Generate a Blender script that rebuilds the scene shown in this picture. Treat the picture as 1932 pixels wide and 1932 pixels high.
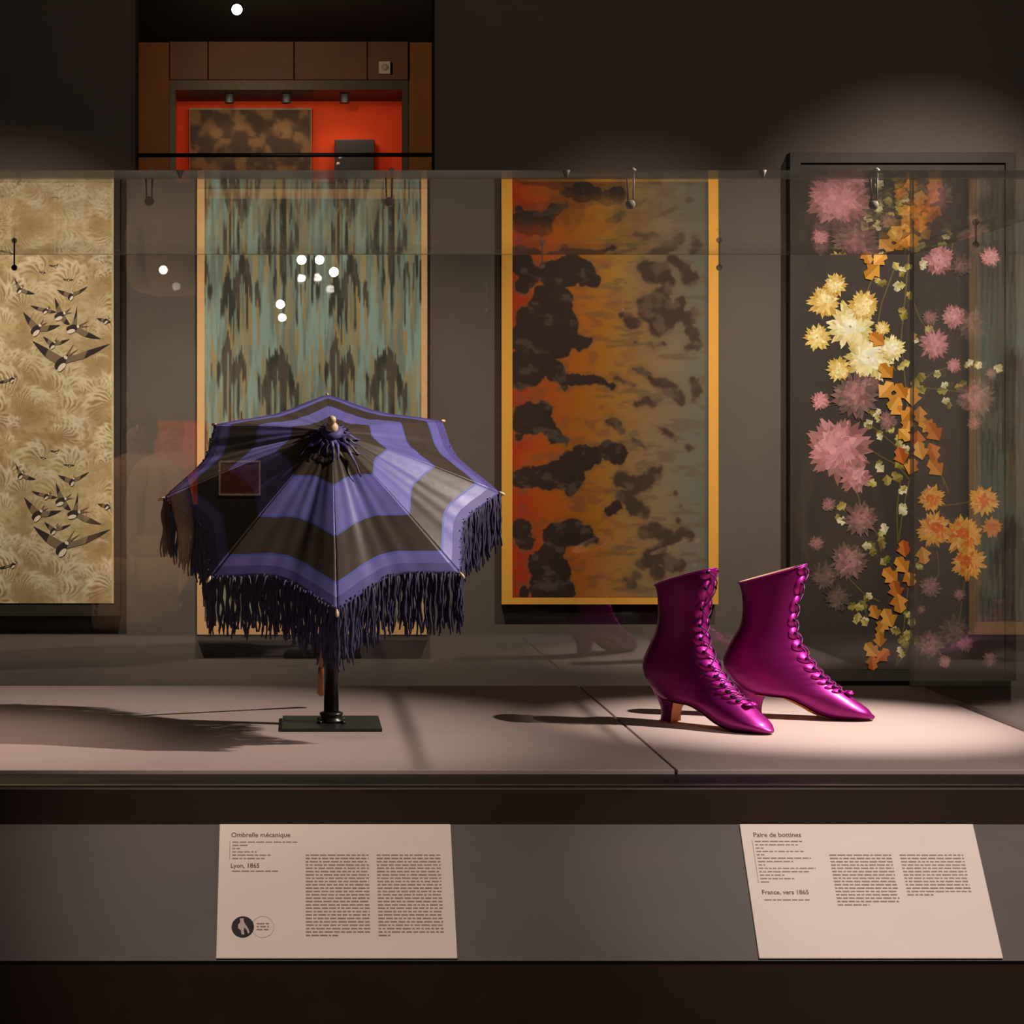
import bpy, bmesh, math, random
import numpy as np
from mathutils import Vector, Matrix

# ------------------------------------------------------------------ clear
for o in list(bpy.data.objects):
    bpy.data.objects.remove(o, do_unlink=True)
SC = bpy.context.scene
COL = SC.collection
R = math.radians

# ------------------------------------------------------------------ camera
F, PX, PY, CZ = 3600.0, 565.0, 839.0, 1.40          # focal length (px), principal point (px), eye height
cam = bpy.data.cameras.new('camera')
cam.sensor_width = 36.0
cam.lens = 36.0 * F / 1932.0
cam.shift_x = (966 - PX) / 1932.0
cam.shift_y = -(966 - PY) / 1932.0
cam.clip_start = 0.05
camo = bpy.data.objects.new('camera', cam)
camo.location = (0, 0, CZ)
camo.rotation_euler = (R(90), 0, 0)
COL.objects.link(camo)
SC.camera = camo


def W(x, y, d):
    return Vector(((x - PX) * d / F, d, CZ - (y - PY) * d / F))


# ------------------------------------------------------------------ world, exposure, spotlights
w = bpy.data.worlds.new('world')
SC.world = w
w.use_nodes = True
w.node_tree.nodes['Background'].inputs[0].default_value = (1.0, 0.85, 0.7, 1)
w.node_tree.nodes['Background'].inputs[1].default_value = 0.012
SC.view_settings.view_transform = 'Standard'
SC.view_settings.look = 'None'
SC.view_settings.exposure = 0.0
SC.view_settings.gamma = 1.0
SC.view_settings.use_curve_mapping = False


def spot(name, loc, target, watts, angle, blend, radius=0.03, col=(1.0, 0.86, 0.72)):
    l = bpy.data.lights.new(name, 'SPOT')
    l.energy = watts
    l.spot_size = R(angle)
    l.spot_blend = blend
    l.shadow_soft_size = radius
    l.color = col
    o = bpy.data.objects.new(name, l)
    o.location = loc
    d = Vector(target) - Vector(loc)
    o.rotation_euler = d.to_track_quat('-Z', 'Y').to_euler()
    COL.objects.link(o)
    return o


DF, DB, DW = 2.525, 3.543, 5.45        # front glass, back glass, back wall
ZB, ZL = 0.954, 1.753                  # deck top, underside of the lid
XR, XL = 1.1387, -1.62                 # right and left ends of the glass case

WARM = (1.0, 0.84, 0.68)
spot('boot_spotlight', (2.45, 2.62, 3.35), (0.88, 3.03, 1.02), 1300, 14.5, 1.0, 0.02, (1.0, 0.87, 0.80))
spot('parasol_spotlight', (3.0, 2.45, 3.30), (0.05, 2.96, 1.25), 900, 18.5, 1.0, 0.02, (1.0, 0.86, 0.78))
spot('deck_spotlight', (-0.80, 2.78, 3.45), (-0.62, 2.80, 0.95), 150, 22, 0.9, 0.03, (1.0, 0.78, 0.66))
spot('panel_spotlight', (-1.25, 3.70, 3.55), (-0.74, DW, 1.42), 330, 31, 1.0, 0.03, WARM)
spot('panel_spotlight', (-0.05, 3.70, 3.55), (0.04, DW, 1.40), 270, 31, 1.0, 0.03, WARM)
spot('panel_spotlight', (1.25, 3.70, 3.55), (0.90, DW, 1.40), 270, 31, 1.0, 0.03, WARM)
spot('panel_spotlight', (1.95, 3.70, 3.55), (1.74, DW, 1.48), 400, 37, 1.0, 0.03, (1.0, 0.86, 0.74))
spot('upper_wall_fill', (0.6, 1.5, 3.65), (0.8, DW, 3.05), 85, 74, 1.0, 0.2, (1.0, 0.80, 0.66))  # added fill lifting the black of the upper wall, not a known lamp
spot('label_spotlight', (1.1, 0.55, 3.45), (0.82, 2.46, 0.94), 330, 18, 0.9, 0.05, (1.0, 0.86, 0.80))
spot('label_spotlight', (-0.3, 0.55, 3.45), (0.04, 2.44, 0.86), 210, 18, 0.9, 0.05, (1.0, 0.83, 0.74))
spot('visitor_fill', (-1.6, -1.6, 3.5), (-0.75, -3.4, 1.2), 420, 34, 0.6, 0.05, (1.0, 0.78, 0.58))  # added fill so the visitor shows up mirrored in the glass
spot('rear_textile_fill', (-0.7, -6.5, 3.5), (-0.9, -9.0, 1.3), 700, 34, 0.6, 0.05, (1.0, 0.84, 0.70))  # added fill brightening the partition pieces for their reflection
spot('far_room_spotlight', W(447, 18, 9.0), (0.75, 10.9, 2.9), 130, 150, 0.9, 0.04, (1.0, 0.80, 0.55))
# added area fill that lifts the dark tones, standing in for gallery ambient light
ga = bpy.data.lights.new('gallery_fill', 'AREA')
ga.shape = 'RECTANGLE'
ga.size, ga.size_y = 6.0, 5.0
ga.energy = 26
ga.color = (1.0, 0.82, 0.66)
gao = bpy.data.objects.new('gallery_fill', ga)
gao.location = (0.0, -2.6, 3.78)
COL.objects.link(gao)

# ------------------------------------------------------------------ colour + material helpers


def lin(c):
    c = c / 255.0
    return c / 12.92 if c <= 0.04045 else ((c + 0.055) / 1.055) ** 2.4


def S(r, g, b, k=1.0):
    return (min(1, lin(r) * k), min(1, lin(g) * k), min(1, lin(b) * k))


def srgb_arr(a):
    a = np.clip(a, 0, 255) / 255.0
    return np.where(a <= 0.04045, a / 12.92, ((a + 0.055) / 1.055) ** 2.4)


def new_mat(name):
    m = bpy.data.materials.new(name)
    m.use_nodes = True
    nt = m.node_tree
    return m, nt, nt.nodes['Principled BSDF']


def mat(name, col, rough=0.6, metal=0.0, var=0.15, scale=40.0, bump=0.0, bscale=200.0, sheen=0.0, spec=0.5,
        stretch=(1, 1, 1), coat=0.0):
    m, nt, b = new_mat(name)
    N = nt.nodes
    tc = N.new('ShaderNodeTexCoord')
    mp = N.new('ShaderNodeMapping')
    mp.inputs['Scale'].default_value = stretch
    nt.links.new(tc.outputs['Object'], mp.inputs[0])
    nz = N.new('ShaderNodeTexNoise')
    nz.inputs['Scale'].default_value = scale
    nz.inputs['Detail'].default_value = 4
    nt.links.new(mp.outputs[0], nz.inputs['Vector'])
    rp = N.new('ShaderNodeValToRGB')
    rp.color_ramp.elements[0].position = 0.3
    rp.color_ramp.elements[1].position = 0.7
    c0 = [max(0, c * (1 - var)) for c in col]
    c1 = [min(1, c * (1 + var)) for c in col]
    rp.color_ramp.elements[0].color = (*c0, 1)
    rp.color_ramp.elements[1].color = (*c1, 1)
    nt.links.new(nz.outputs['Fac'], rp.inputs[0])
    nt.links.new(rp.outputs[0], b.inputs['Base Color'])
    b.inputs['Roughness'].default_value = rough
    b.inputs['Metallic'].default_value = metal
    b.inputs['Specular IOR Level'].default_value = spec
    if sheen:
        b.inputs['Sheen Weight'].default_value = sheen
        b.inputs['Sheen Tint'].default_value = (*[min(1, c * 2.5 + 0.05) for c in col], 1)
    if coat:
        b.inputs['Coat Weight'].default_value = coat
        b.inputs['Coat Roughness'].default_value = 0.28
    if bump:
        n2 = N.new('ShaderNodeTexNoise')
        n2.inputs['Scale'].default_value = bscale
        n2.inputs['Detail'].default_value = 3
        nt.links.new(mp.outputs[0], n2.inputs['Vector'])
        bp = N.new('ShaderNodeBump')
        bp.inputs['Strength'].default_value = bump
        bp.inputs['Distance'].default_value = 0.002
        nt.links.new(n2.outputs['Fac'], bp.inputs['Height'])
        nt.links.new(bp.outputs[0], b.inputs['Normal'])
    return m


def mat_attr(name, rough=0.75, sheen=0.2, weave=900.0, spec=0.25):
    """woven cloth whose colour is the woven pattern stored per vertex"""
    m, nt, b = new_mat(name)
    N = nt.nodes
    at = N.new('ShaderNodeAttribute')
    at.attribute_name = 'weave'
    nt.links.new(at.outputs['Color'], b.inputs['Base Color'])
    b.inputs['Roughness'].default_value = rough
    b.inputs['Sheen Weight'].default_value = sheen
    b.inputs['Specular IOR Level'].default_value = spec
    tc = N.new('ShaderNodeTexCoord')
    nz = N.new('ShaderNodeTexNoise')
    nz.inputs['Scale'].default_value = weave
    nt.links.new(tc.outputs['Object'], nz.inputs['Vector'])
    bp = N.new('ShaderNodeBump')
    bp.inputs['Strength'].default_value = 0.12
    bp.inputs['Distance'].default_value = 0.001
    nt.links.new(nz.outputs['Fac'], bp.inputs['Height'])
    nt.links.new(bp.outputs[0], b.inputs['Normal'])
    return m


def mat_emit(name, col, strength):
    m = bpy.data.materials.new(name)
    m.use_nodes = True
    nt = m.node_tree
    nt.nodes.remove(nt.nodes['Principled BSDF'])
    e = nt.nodes.new('ShaderNodeEmission')
    e.inputs[0].default_value = (*col, 1)
    e.inputs[1].default_value = strength
    nt.links.new(e.outputs[0], nt.nodes['Material Output'].inputs[0])
    return m


def mat_glass(name, tint=(0.985, 0.99, 0.985), ior=1.52):
    """thin clear pane: straight-through transmission plus Fresnel mirror"""
    m = bpy.data.materials.new(name)
    m.use_nodes = True
    nt = m.node_tree
    N = nt.nodes
    N.remove(N['Principled BSDF'])
    g = N.new('ShaderNodeNewGeometry')
    mr = N.new('ShaderNodeMapRange')
    mr.inputs['To Min'].default_value = ior
    mr.inputs['To Max'].default_value = 1.0 / ior
    nt.links.new(g.outputs['Backfacing'], mr.inputs['Value'])
    fr = N.new('ShaderNodeFresnel')
    nt.links.new(mr.outputs[0], fr.inputs['IOR'])
    tr = N.new('ShaderNodeBsdfTransparent')
    tr.inputs[0].default_value = (*tint, 1)
    gl = N.new('ShaderNodeBsdfGlossy')
    gl.inputs['Roughness'].default_value = 0.0
    gl.inputs[0].default_value = (1, 1, 1, 1)
    mx = N.new('ShaderNodeMixShader')
    nt.links.new(fr.outputs[0], mx.inputs[0])
    nt.links.new(tr.outputs[0], mx.inputs[1])
    nt.links.new(gl.outputs[0], mx.inputs[2])
    nt.links.new(mx.outputs[0], N['Material Output'].inputs[0])
    return m


def mat_glass_edge(name):
    m = bpy.data.materials.new(name)
    m.use_nodes = True
    nt = m.node_tree
    N = nt.nodes
    N.remove(N['Principled BSDF'])
    tc = N.new('ShaderNodeTexCoord')
    mp = N.new('ShaderNodeMapping')
    mp.inputs['Scale'].default_value = (6, 1, 30)
    nt.links.new(tc.outputs['Object'], mp.inputs[0])
    nz = N.new('ShaderNodeTexNoise')
    nz.inputs['Scale'].default_value = 1.5
    nz.inputs['Detail'].default_value = 2
    nt.links.new(mp.outputs[0], nz.inputs['Vector'])
    tr = N.new('ShaderNodeBsdfTransparent')
    tr.inputs[0].default_value = (0.55, 0.55, 0.5, 1)
    df = N.new('ShaderNodeBsdfGlossy')
    df.inputs['Roughness'].default_value = 0.35
    df.inputs[0].default_value = (0.8, 0.8, 0.75, 1)
    mx = N.new('ShaderNodeMixShader')
    nt.links.new(nz.outputs['Fac'], mx.inputs[0])
    nt.links.new(tr.outputs[0], mx.inputs[1])
    nt.links.new(df.outputs[0], mx.inputs[2])
    nt.links.new(mx.outputs[0], N['Material Output'].inputs[0])
    return m


M = {}
M['wall'] = mat('wall_paint_grey', S(92, 83, 76), 0.9, var=0.05, scale=8, bump=0.05, bscale=300)
M['wall_dark'] = mat('wall_paint_dark', S(52, 46, 42), 0.9, var=0.08, scale=5, bump=0.05)
M['ceiling'] = mat('ceiling_black', S(26, 24, 22), 0.9, var=0.1)
M['floor'] = mat('floor_dark_oak', S(60, 46, 36), 0.45, var=0.25, scale=6, stretch=(1, 12, 1))
M['brown_board'] = mat('brown_lacquer_board', S(120, 72, 38), 0.55, var=0.12, scale=5)
M['ochre_wall'] = mat('ochre_wall_paint', S(150, 92, 40), 0.8, var=0.1, scale=6)
M['red'] = mat('red_lining', S(212, 62, 8), 0.85, var=0.06, scale=10)
M['black'] = mat('black_paint', S(24, 20, 18), 0.5, var=0.15, scale=30)
M['deck'] = mat('deck_board_paint', S(176, 156, 150), 0.6, var=0.02, scale=15, bump=0.03, bscale=400, spec=0.3)
M['case_dark'] = mat('case_black_brown_paint', S(46, 30, 20), 0.55, var=0.12, scale=12, bump=0.03)
M['rail'] = mat('rail_grey_paint', S(78, 67, 63), 0.6, var=0.07, scale=6, bump=0.04, stretch=(1, 4, 1))
M['glass'] = mat_glass('clear_glass')
M['glass_edge'] = mat_glass_edge('polished_glass_edge')
M['steel'] = mat('brushed_steel', S(180, 176, 168), 0.3, 1.0, var=0.08)
M['clip'] = mat('clip_frosted_plastic', S(238, 222, 204), 0.35, 0.0, var=0.1)
M['ebony'] = mat('black_stand_lacquer', S(22, 19, 17), 0.35, var=0.2, scale=25)
M['plate'] = mat('black_stand_plate', S(34, 34, 30), 0.4, var=0.2, scale=25)
M['card'] = mat('card_cream_board', S(226, 208, 194), 0.55, var=0.015, scale=20)
M['ink'] = mat('grey_print', S(158, 134, 120), 0.8, var=0.05)
M['ink_dark'] = mat('dark_print', S(110, 90, 80), 0.8, var=0.05)
M['ink_black'] = mat('black_print', S(12, 8, 7), 0.7, var=0.05)
M['ink_light'] = mat('pale_print', S(196, 178, 166), 0.7, var=0.1)

# ------------------------------------------------------------------ mesh helpers


class MB:
    def __init__(s):
        s.v, s.f, s.m, s.c = [], [], [], []

    def add(s, verts, faces, mi=0, col=None):
        o = len(s.v)
        s.v += [tuple(v) for v in verts]
        for f in faces:
            s.f.append([i + o for i in f])
            s.m.append(mi)
            s.c.append(col)
        return s

    def box(s, x0, x1, y0, y1, z0, z1, mi=0):
        return s.add([(x0, y0, z0), (x1, y0, z0), (x1, y1, z0), (x0, y1, z0),
                      (x0, y0, z1), (x1, y0, z1), (x1, y1, z1), (x0, y1, z1)],
                     [(0, 3, 2, 1), (4, 5, 6, 7), (0, 1, 5, 4), (1, 2, 6, 5), (2, 3, 7, 6), (3, 0, 4, 7)], mi)

    def tube(s, pts, r, n=8, mi=0, col=None, cap=True):
        pts = [Vector(p) for p in pts]
        rs = r if isinstance(r, (list, tuple)) else [r] * len(pts)
        rings = []
        prev = None
        for i, p in enumerate(pts):
            t = (pts[min(i + 1, len(pts) - 1)] - pts[max(i - 1, 0)])
            t = t.normalized() if t.length > 1e-9 else Vector((0, 0, 1))
            if prev is None:
                a = Vector((0, 0, 1)) if abs(t.z) < 0.9 else Vector((1, 0, 0))
                u = t.cross(a).normalized()
            else:
                u = (prev - t * prev.dot(t)).normalized()
            prev = u
            v = t.cross(u)
            rings.append([p + (u * math.cos(2 * math.pi * k / n) + v * math.sin(2 * math.pi * k / n)) * rs[i] for k in range(n)])
        vs = [q for rg in rings for q in rg]
        fs = []
        for i in range(len(pts) - 1):
            for k in range(n):
                a, b = i * n + k, i * n + (k + 1) % n
                fs.append((a, b, b + n, a + n))
        if cap:
            fs.append(tuple(range(n - 1, -1, -1)))
            fs.append(tuple((len(pts) - 1) * n + k for k in range(n)))
        return s.add(vs, fs, mi, col)

    def lathe(s, prof, n=24, mi=0, axis=None):
        vs, fs = [], []
        for (r, z) in prof:
            for k in range(n):
                a = 2 * math.pi * k / n
                vs.append(Vector((r * math.cos(a), r * math.sin(a), z)))
        if axis is not None:
            vs = [axis @ v for v in vs]
        for i in range(len(prof) - 1):
            for k in range(n):
                a, b = i * n + k, i * n + (k + 1) % n
                fs.append((a, b, b + n, a + n))
        fs.append(tuple(range(n - 1, -1, -1)))
        fs.append(tuple((len(prof) - 1) * n + k for k in range(n)))
        return s.add(vs, fs, mi)

    def build(s, name, mats, parent=None, smooth=False, loc=None):
        me = bpy.data.meshes.new(name)
        me.from_pydata(s.v, [], s.f)
        for m in (mats if isinstance(mats, (list, tuple)) else [mats]):
            me.materials.append(m)
        if any(s.m):
            me.polygons.foreach_set('material_index', s.m)
        if smooth:
            me.polygons.foreach_set('use_smooth', [True] * len(s.f))
        if any(c is not None for c in s.c):
            ca = me.color_attributes.new('weave', 'FLOAT_COLOR', 'CORNER')
            arr = np.ones((len(me.loops), 4), dtype=np.float32)
            k = 0
            for f, c in zip(s.f, s.c):
                arr[k:k + len(f), :3] = c if c is not None else (1, 1, 1)
                k += len(f)
            ca.data.foreach_set('color', arr.ravel())
        me.update()
        o = bpy.data.objects.new(name, me)
        COL.objects.link(o)
        if parent:
            o.parent = parent
        if loc is not None:
            o.location = loc
        return o


def bevel(o, w=0.002, seg=2):
    m = o.modifiers.new('bevel', 'BEVEL')
    m.width = w
    m.segments = seg
    m.limit_method = 'ANGLE'
    return o


def solid(o, t, off=-1):
    m = o.modifiers.new('solidify', 'SOLIDIFY')
    m.thickness = t
    m.offset = off
    return o


def tag(o, label, cat, group=None):
    o['label'] = label
    o['category'] = cat
    if group:
        o['group'] = group
    return o


def empty(name, loc=(0, 0, 0), rot=(0, 0, 0)):
    o = bpy.data.objects.new(name, None)
    o.empty_display_size = 0.05
    o.location = loc
    o.rotation_euler = rot
    COL.objects.link(o)
    return o


def struct(o):
    o['kind'] = 'structure'
    return o


def part_label(o, t):
    o['label'] = t
    return o


def text_mesh(name, txt, size, x, y, z, mtl, parent, bold=0.0):
    cu = bpy.data.curves.new(name, 'FONT')
    cu.body = txt
    cu.size = size
    cu.offset = bold
    cu.resolution_u = 3
    t = bpy.data.objects.new(name + '_curve', cu)
    COL.objects.link(t)
    bpy.context.view_layer.update()
    me = bpy.data.meshes.new_from_object(t.evaluated_get(bpy.context.evaluated_depsgraph_get()))
    bpy.data.objects.remove(t, do_unlink=True)
    bpy.data.curves.remove(cu)
    me.name = name
    me.materials.clear()
    me.materials.append(mtl)
    o = bpy.data.objects.new(name, me)
    o.parent = parent
    o.location = (x, y, z)
    COL.objects.link(o)
    return o


# ------------------------------------------------------------------ numpy noise


def vnoise(x, y, seed, px=None):
    rng = np.random.RandomState(seed)
    T = rng.rand(257, 257)
    xi = np.floor(x).astype(int)
    yi = np.floor(y).astype(int)
    fx, fy = x - xi, y - yi
    fx, fy = fx * fx * (3 - 2 * fx), fy * fy * (3 - 2 * fy)
    a = T[xi % 257, yi % 257]
    b = T[(xi + 1) % 257, yi % 257]
    c = T[xi % 257, (yi + 1) % 257]
    d = T[(xi + 1) % 257, (yi + 1) % 257]
    return (a * (1 - fx) + b * fx) * (1 - fy) + (c * (1 - fx) + d * fx) * fy


def fbm(x, y, seed, n=4):
    t, a, s = 0, 0.5, 0
    for i in range(n):
        t = t + a * vnoise(x * 2 ** i, y * 2 ** i, seed + i)
        s += a
        a *= 0.5
    return t / s


def sm(a, b, x):
    t = np.clip((x - a) / (b - a), 0, 1)
    return t * t * (3 - 2 * t)


def mixc(a, b, t):
    return a * (1 - t[..., None]) + b * t[..., None]


def C3(*c):
    return np.array(c, dtype=float)


def cloth_grid(name, x0, x1, y0, y1, d, step, fn, mtl, parent, thick=0.002):
    """woven cloth: dense grid facing the visitor; fn(px, py) gives the woven colour (sRGB 0-255)"""
    nx, ny = int(round((x1 - x0) / step)), int(round((y1 - y0) / step))
    gx = np.linspace(x0, x1, nx + 1)
    gy = np.linspace(y0, y1, ny + 1)
    PXg, PYg = np.meshgrid(gx, gy)
    col = srgb_arr(fn(PXg, PYg))
    X = (PXg - PX) * d / F
    Z = CZ - (PYg - PY) * d / F
    V = np.stack([X, np.full_like(X, d), Z], -1).reshape(-1, 3)
    idx = np.arange((nx + 1) * (ny + 1)).reshape(ny + 1, nx + 1)
    q = np.stack([idx[:-1, :-1], idx[1:, :-1], idx[1:, 1:], idx[:-1, 1:]], -1).reshape(-1, 4)
    me = bpy.data.meshes.new(name)
    me.vertices.add(len(V))
    me.vertices.foreach_set('co', V.ravel())
    me.loops.add(q.size)
    me.loops.foreach_set('vertex_index', q.ravel().astype(np.int32))
    me.polygons.add(len(q))
    me.polygons.foreach_set('loop_start', np.arange(0, q.size, 4, dtype=np.int32))
    me.update(calc_edges=True)
    ca = me.color_attributes.new('weave', 'FLOAT_COLOR', 'POINT')
    arr = np.ones((len(V), 4), dtype=np.float32)
    arr[:, :3] = col.reshape(-1, 3)
    ca.data.foreach_set('color', arr.ravel())
    me.materials.append(mtl)
    o = bpy.data.objects.new(name, me)
    COL.objects.link(o)
    o.parent = parent
    return o


# ================================================================== SETTING
YR, CEIL = -16.0, 3.80
XW = 5.2
ZS = CZ + (PY - 343) * DW / F                   # sill of the high opening
OX0, OX1 = (255 - PX) * DW / F, (820 - PX) * DW / F
ZT = 3.15
b = MB()
b.box(-XW, OX0, DW, DW + 0.12, 0, CEIL)
b.box(OX1, XW, DW, DW + 0.12, 0, CEIL)
b.box(OX0, OX1, DW, DW + 0.12, 0, ZS)
b.box(OX0, OX1, DW, DW + 0.12, ZT, CEIL)
struct(b.build('wall_back', M['wall']))
struct(MB().box(-XW, XW, YR, DW + 0.12, -0.1, 0).build('floor', M['floor']))
struct(MB().box(-XW, XW, YR, DW + 0.12, CEIL, CEIL + 0.1).build('ceiling', M['ceiling']))
struct(MB().box(-XW - 0.1, -XW, YR, DW + 0.12, 0, CEIL).build('wall_left', M['wall_dark']))
struct(MB().box(XW, XW + 0.1, YR, DW + 0.12, 0, CEIL).build('wall_right', M['wall_dark']))
struct(MB().box(-XW, XW, YR - 0.1, YR, 0, CEIL).build('wall_rear', M['wall_dark']))

# ---- far room seen through the opening
DR = 11.0
FX0, FX1 = -2.6, 2.6
FZC = CZ + (PY - 80) * DR / F
nx0, nx1 = (320 - PX) * DR / F, (770 - PX) * DR / F
nzt = CZ + (PY - 152) * DR / F
fw = MB()
fw.box(FX0, nx0, DR, DR + 0.6, 0, FZC)
fw.box(nx1, FX1, DR, DR + 0.6, 0, FZC)
fw.box(nx0, nx1, DR + 0.06, DR + 0.6, nzt, FZC)
fw.box(nx0, nx1, DR, DR + 0.6, 0, 0.7)
struct(fw.build('wall_far', M['ochre_wall']))
struct(MB().box(FX0 - 0.1, FX0, DW + 0.12, DR + 0.6, 0, FZC).build('wall_far_left', M['ochre_wall']))
struct(MB().box(FX1, FX1 + 0.1, DW + 0.12, DR + 0.6, 0, FZC).build('wall_far_right', M['ochre_wall']))
struct(MB().box(FX0, FX1, DW + 0.12, DR + 0.6, FZC, FZC + 0.1).build('ceiling_far', M['ceiling']))
struct(MB().box(FX0, FX1, DW + 0.12, DR + 0.6, -0.1, 0).build('floor_far', M['floor']))
# header boards above the red showcase, one piece per joint
hb = empty('header_cladding', (0, DR, nzt))
tag(hb, 'row of dark brown boards above the red showcase, beyond the high opening', 'cladding')
xs = [320, 393, 555, 693, 770]
for a, c in zip(xs[:-1], xs[1:]):
    o = MB().box((a + 0.8 - PX) * DR / F, (c - 0.8 - PX) * DR / F, -0.03, 0.05, 0.0, FZC - nzt).build('board', M['brown_board'], hb)
    bevel(o, 0.003)
sb = empty('alarm_sounder', W(725, 130, DR - 0.03))
tag(sb, 'small white alarm box on the brown boards above the red showcase', 'alarm')
MB().box(-0.032, 0.032, -0.04, 0.0, -0.035, 0.035).build('housing', M['card'], sb)
MB().lathe([(0.018, 0), (0.02, 0.01), (0.012, 0.016)], 16, 0, Matrix.Translation((0, -0.04, 0)) @ Matrix.Rotation(R(90), 4, 'X')).build('grille', M['ink_light'], sb)
# red showcase
rs = empty('red_showcase', (0.5 * (nx0 + nx1), DR, 0.7))
tag(rs, 'built-in wall showcase lined in bright orange red beyond the high opening', 'showcase')
cx = 0.5 * (nx0 + nx1)
hw = 0.5 * (nx1 - nx0)
h = nzt - 0.7
MB().box(-hw + 0.001, hw - 0.001, 0.5, 0.55, 0, h).build('back_panel', M['red'], rs)
MB().box(-hw, -hw + 0.012, 0.03, 0.5, 0, h).build('side_panel', M['red'], rs)
MB().box(hw - 0.012, hw, 0.03, 0.5, 0, h).build('side_panel', M['red'], rs)
MB().box(-hw + 0.012, hw - 0.012, 0.03, 0.5, -0.001, 0.02).build('bottom_panel', M['red'], rs)
MB().box(-hw + 0.012, hw - 0.012, 0.06, 0.5, h - 0.03, h).build('top_panel', M['black'], rs)
fr = MB()
fr.box(-hw, hw, -0.01, 0.06, h - 0.055, h)
fr.box(-hw, -hw + 0.035, -0.01, 0.03, 0, h - 0.055)
fr.box(hw - 0.035, hw, -0.01, 0.03, 0, h - 0.055)
fr.build('door_frame', mat('frame_grey_metal', S(86, 72, 58), 0.45, 0.4), rs)
for px_ in (433, 540, 650):
    X = (px_ - PX) * (DR + 0.25) / F - cx
    o = MB().lathe([(0.028, 0), (0.028, 0.05), (0.02, 0.055)], 14).build('downlight', M['black'], rs, loc=(X, 0.25, h - 0.085))
    ll = bpy.data.lights.new('downlight_beam', 'SPOT')
    ll.energy = 1.2
    ll.spot_size = R(120)
    ll.spot_blend = 0.6
    ll.color = (1, 0.82, 0.6)
    ll.shadow_soft_size = 0.03
    lo = bpy.data.objects.new('downlight_beam', ll)
    lo.location = (cx + X, DR + 0.25, 0.7 + h - 0.10)
    lo.rotation_euler = (R(18), 0, 0)
    COL.objects.link(lo)


al = bpy.data.lights.new('showcase_fill', 'AREA')  # added unseen fill that lights the red lining evenly, no strip is there
al.shape = 'RECTANGLE'
al.size, al.size_y = 1.2, 0.05
al.energy = 2.0
al.color = (1, 0.82, 0.6)
alo = bpy.data.objects.new('showcase_fill', al)
alo.location = (cx, DR + 0.09, 0.7 + h - 0.08)
alo.rotation_euler = (R(40), 0, 0)
COL.objects.link(alo)


def pat_brown(x, y):
    u, v = x / 14.0, y / 14.0
    wv = fbm(u * 0.5, v * 0.5, 3) * 6
    r = np.sin(u * 1.2 + wv) * np.sin(v * 1.2 + wv)
    c = mixc(np.ones(x.shape + (3,)) * C3(62, 46, 32), np.ones(x.shape + (3,)) * C3(112, 82, 50), sm(-0.3, 0.6, r))
    return c


M['brown_cloth'] = mat_attr('brown_figured_silk')
bt = empty('brown_textile', W(472, 500, DR + 0.48))
tag(bt, 'brown figured textile panel on the red back of the far showcase', 'textile')
o = cloth_grid('fabric', 359, 586, 207, 640, DR + 0.44, 4, pat_brown, M['brown_cloth'], None)
for ob, nm in ((o, 'fabric'),):
    ob.parent = bt
    ob.matrix_parent_inverse = Matrix.Translation(-bt.location)
p0, p1 = W(357, 204, DR + 0.45), W(588, 643, DR + 0.45)
o = MB().box(p0.x, p1.x, DR + 0.443, DR + 0.499, p1.z, p0.z).build('backing_board', mat('gilt_edge', S(120, 92, 56), 0.5), bt)
o.matrix_parent_inverse = Matrix.Translation(-bt.location)
p0, p1 = W(632, 263, DR + 0.4), W(707, 420, DR + 0.4)
dp = empty('dark_panel', (0.5 * (p0.x + p1.x), DR + 0.4, p1.z))
tag(dp, 'narrow black display panel with two white studs in the red showcase', 'panel')
bevel(MB().box(-(p1.x - p0.x) / 2, (p1.x - p0.x) / 2, 0, 0.099, 0, p0.z - p1.z).build('board', M['black'], dp), 0.004)
for sx, sy in ((642, 297), (638, 309)):
    q = W(sx, sy, DR + 0.4)
    MB().lathe([(0.011, 0), (0.009, 0.008), (0.003, 0.012)], 12, 0, Matrix.Rotation(R(90), 4, 'X')).build('stud', M['card'], dp, loc=(q.x - dp.location.x, 0, q.z - dp.location.z))
# black rail across the opening
q0, q1 = W(262, 291, DW + 0.03), W(815, 290, DW + 0.03)
tag(MB().tube([(OX0 - 0.0, DW + 0.05, q0.z), (OX1 + 0.0, DW + 0.05, q1.z)], 0.006, 10).build('hanging_rail', M['black'], None, True),
    'thin black horizontal rail across the high opening in front of red', 'rail')


def fixture(name, loc, aim, label, group, strength, rad=0.05, drop=0.25):
    e = empty(name, loc)
    tag(e, label, 'spotlight', group)
    d = (Vector(aim) - Vector(loc)).normalized()
    q = d.to_track_quat('-Z', 'Y').to_matrix().to_4x4()
    MB().lathe([(rad * 0.7, 0.12), (rad, 0.10), (rad, 0.0), (rad * 1.08, -0.01), (rad * 0.9, -0.012)], 20, 0, q).build('housing', M['black'], e, True)
    vs = [q @ Vector((rad * 0.82 * math.cos(2 * math.pi * k / 20), rad * 0.82 * math.sin(2 * math.pi * k / 20), -0.014)) for k in range(20)]
    MB().add(vs, [tuple(range(20))]).build('lens', mat_emit('lamp_lens', (1, 0.93, 0.82), strength), e)
    MB().tube([(0, 0, 0.05), (0, 0, drop)], 0.01, 8).build('stem', M['black'], e)
    return e


fixture('track_spotlight', W(447, 18, 9.0), (0, 0, 1.4), 'bright lit spotlight under the ceiling beyond the high opening', None, 60, 0.03, FZC - W(447, 18, 9.0).z)

# ================================================================== GLASS DISPLAY CASE
case = empty('display_case', (0, 2.97, 0))
tag(case, 'long glass display case on a dark plinth with sloping grey label rail', 'showcase')


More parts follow.
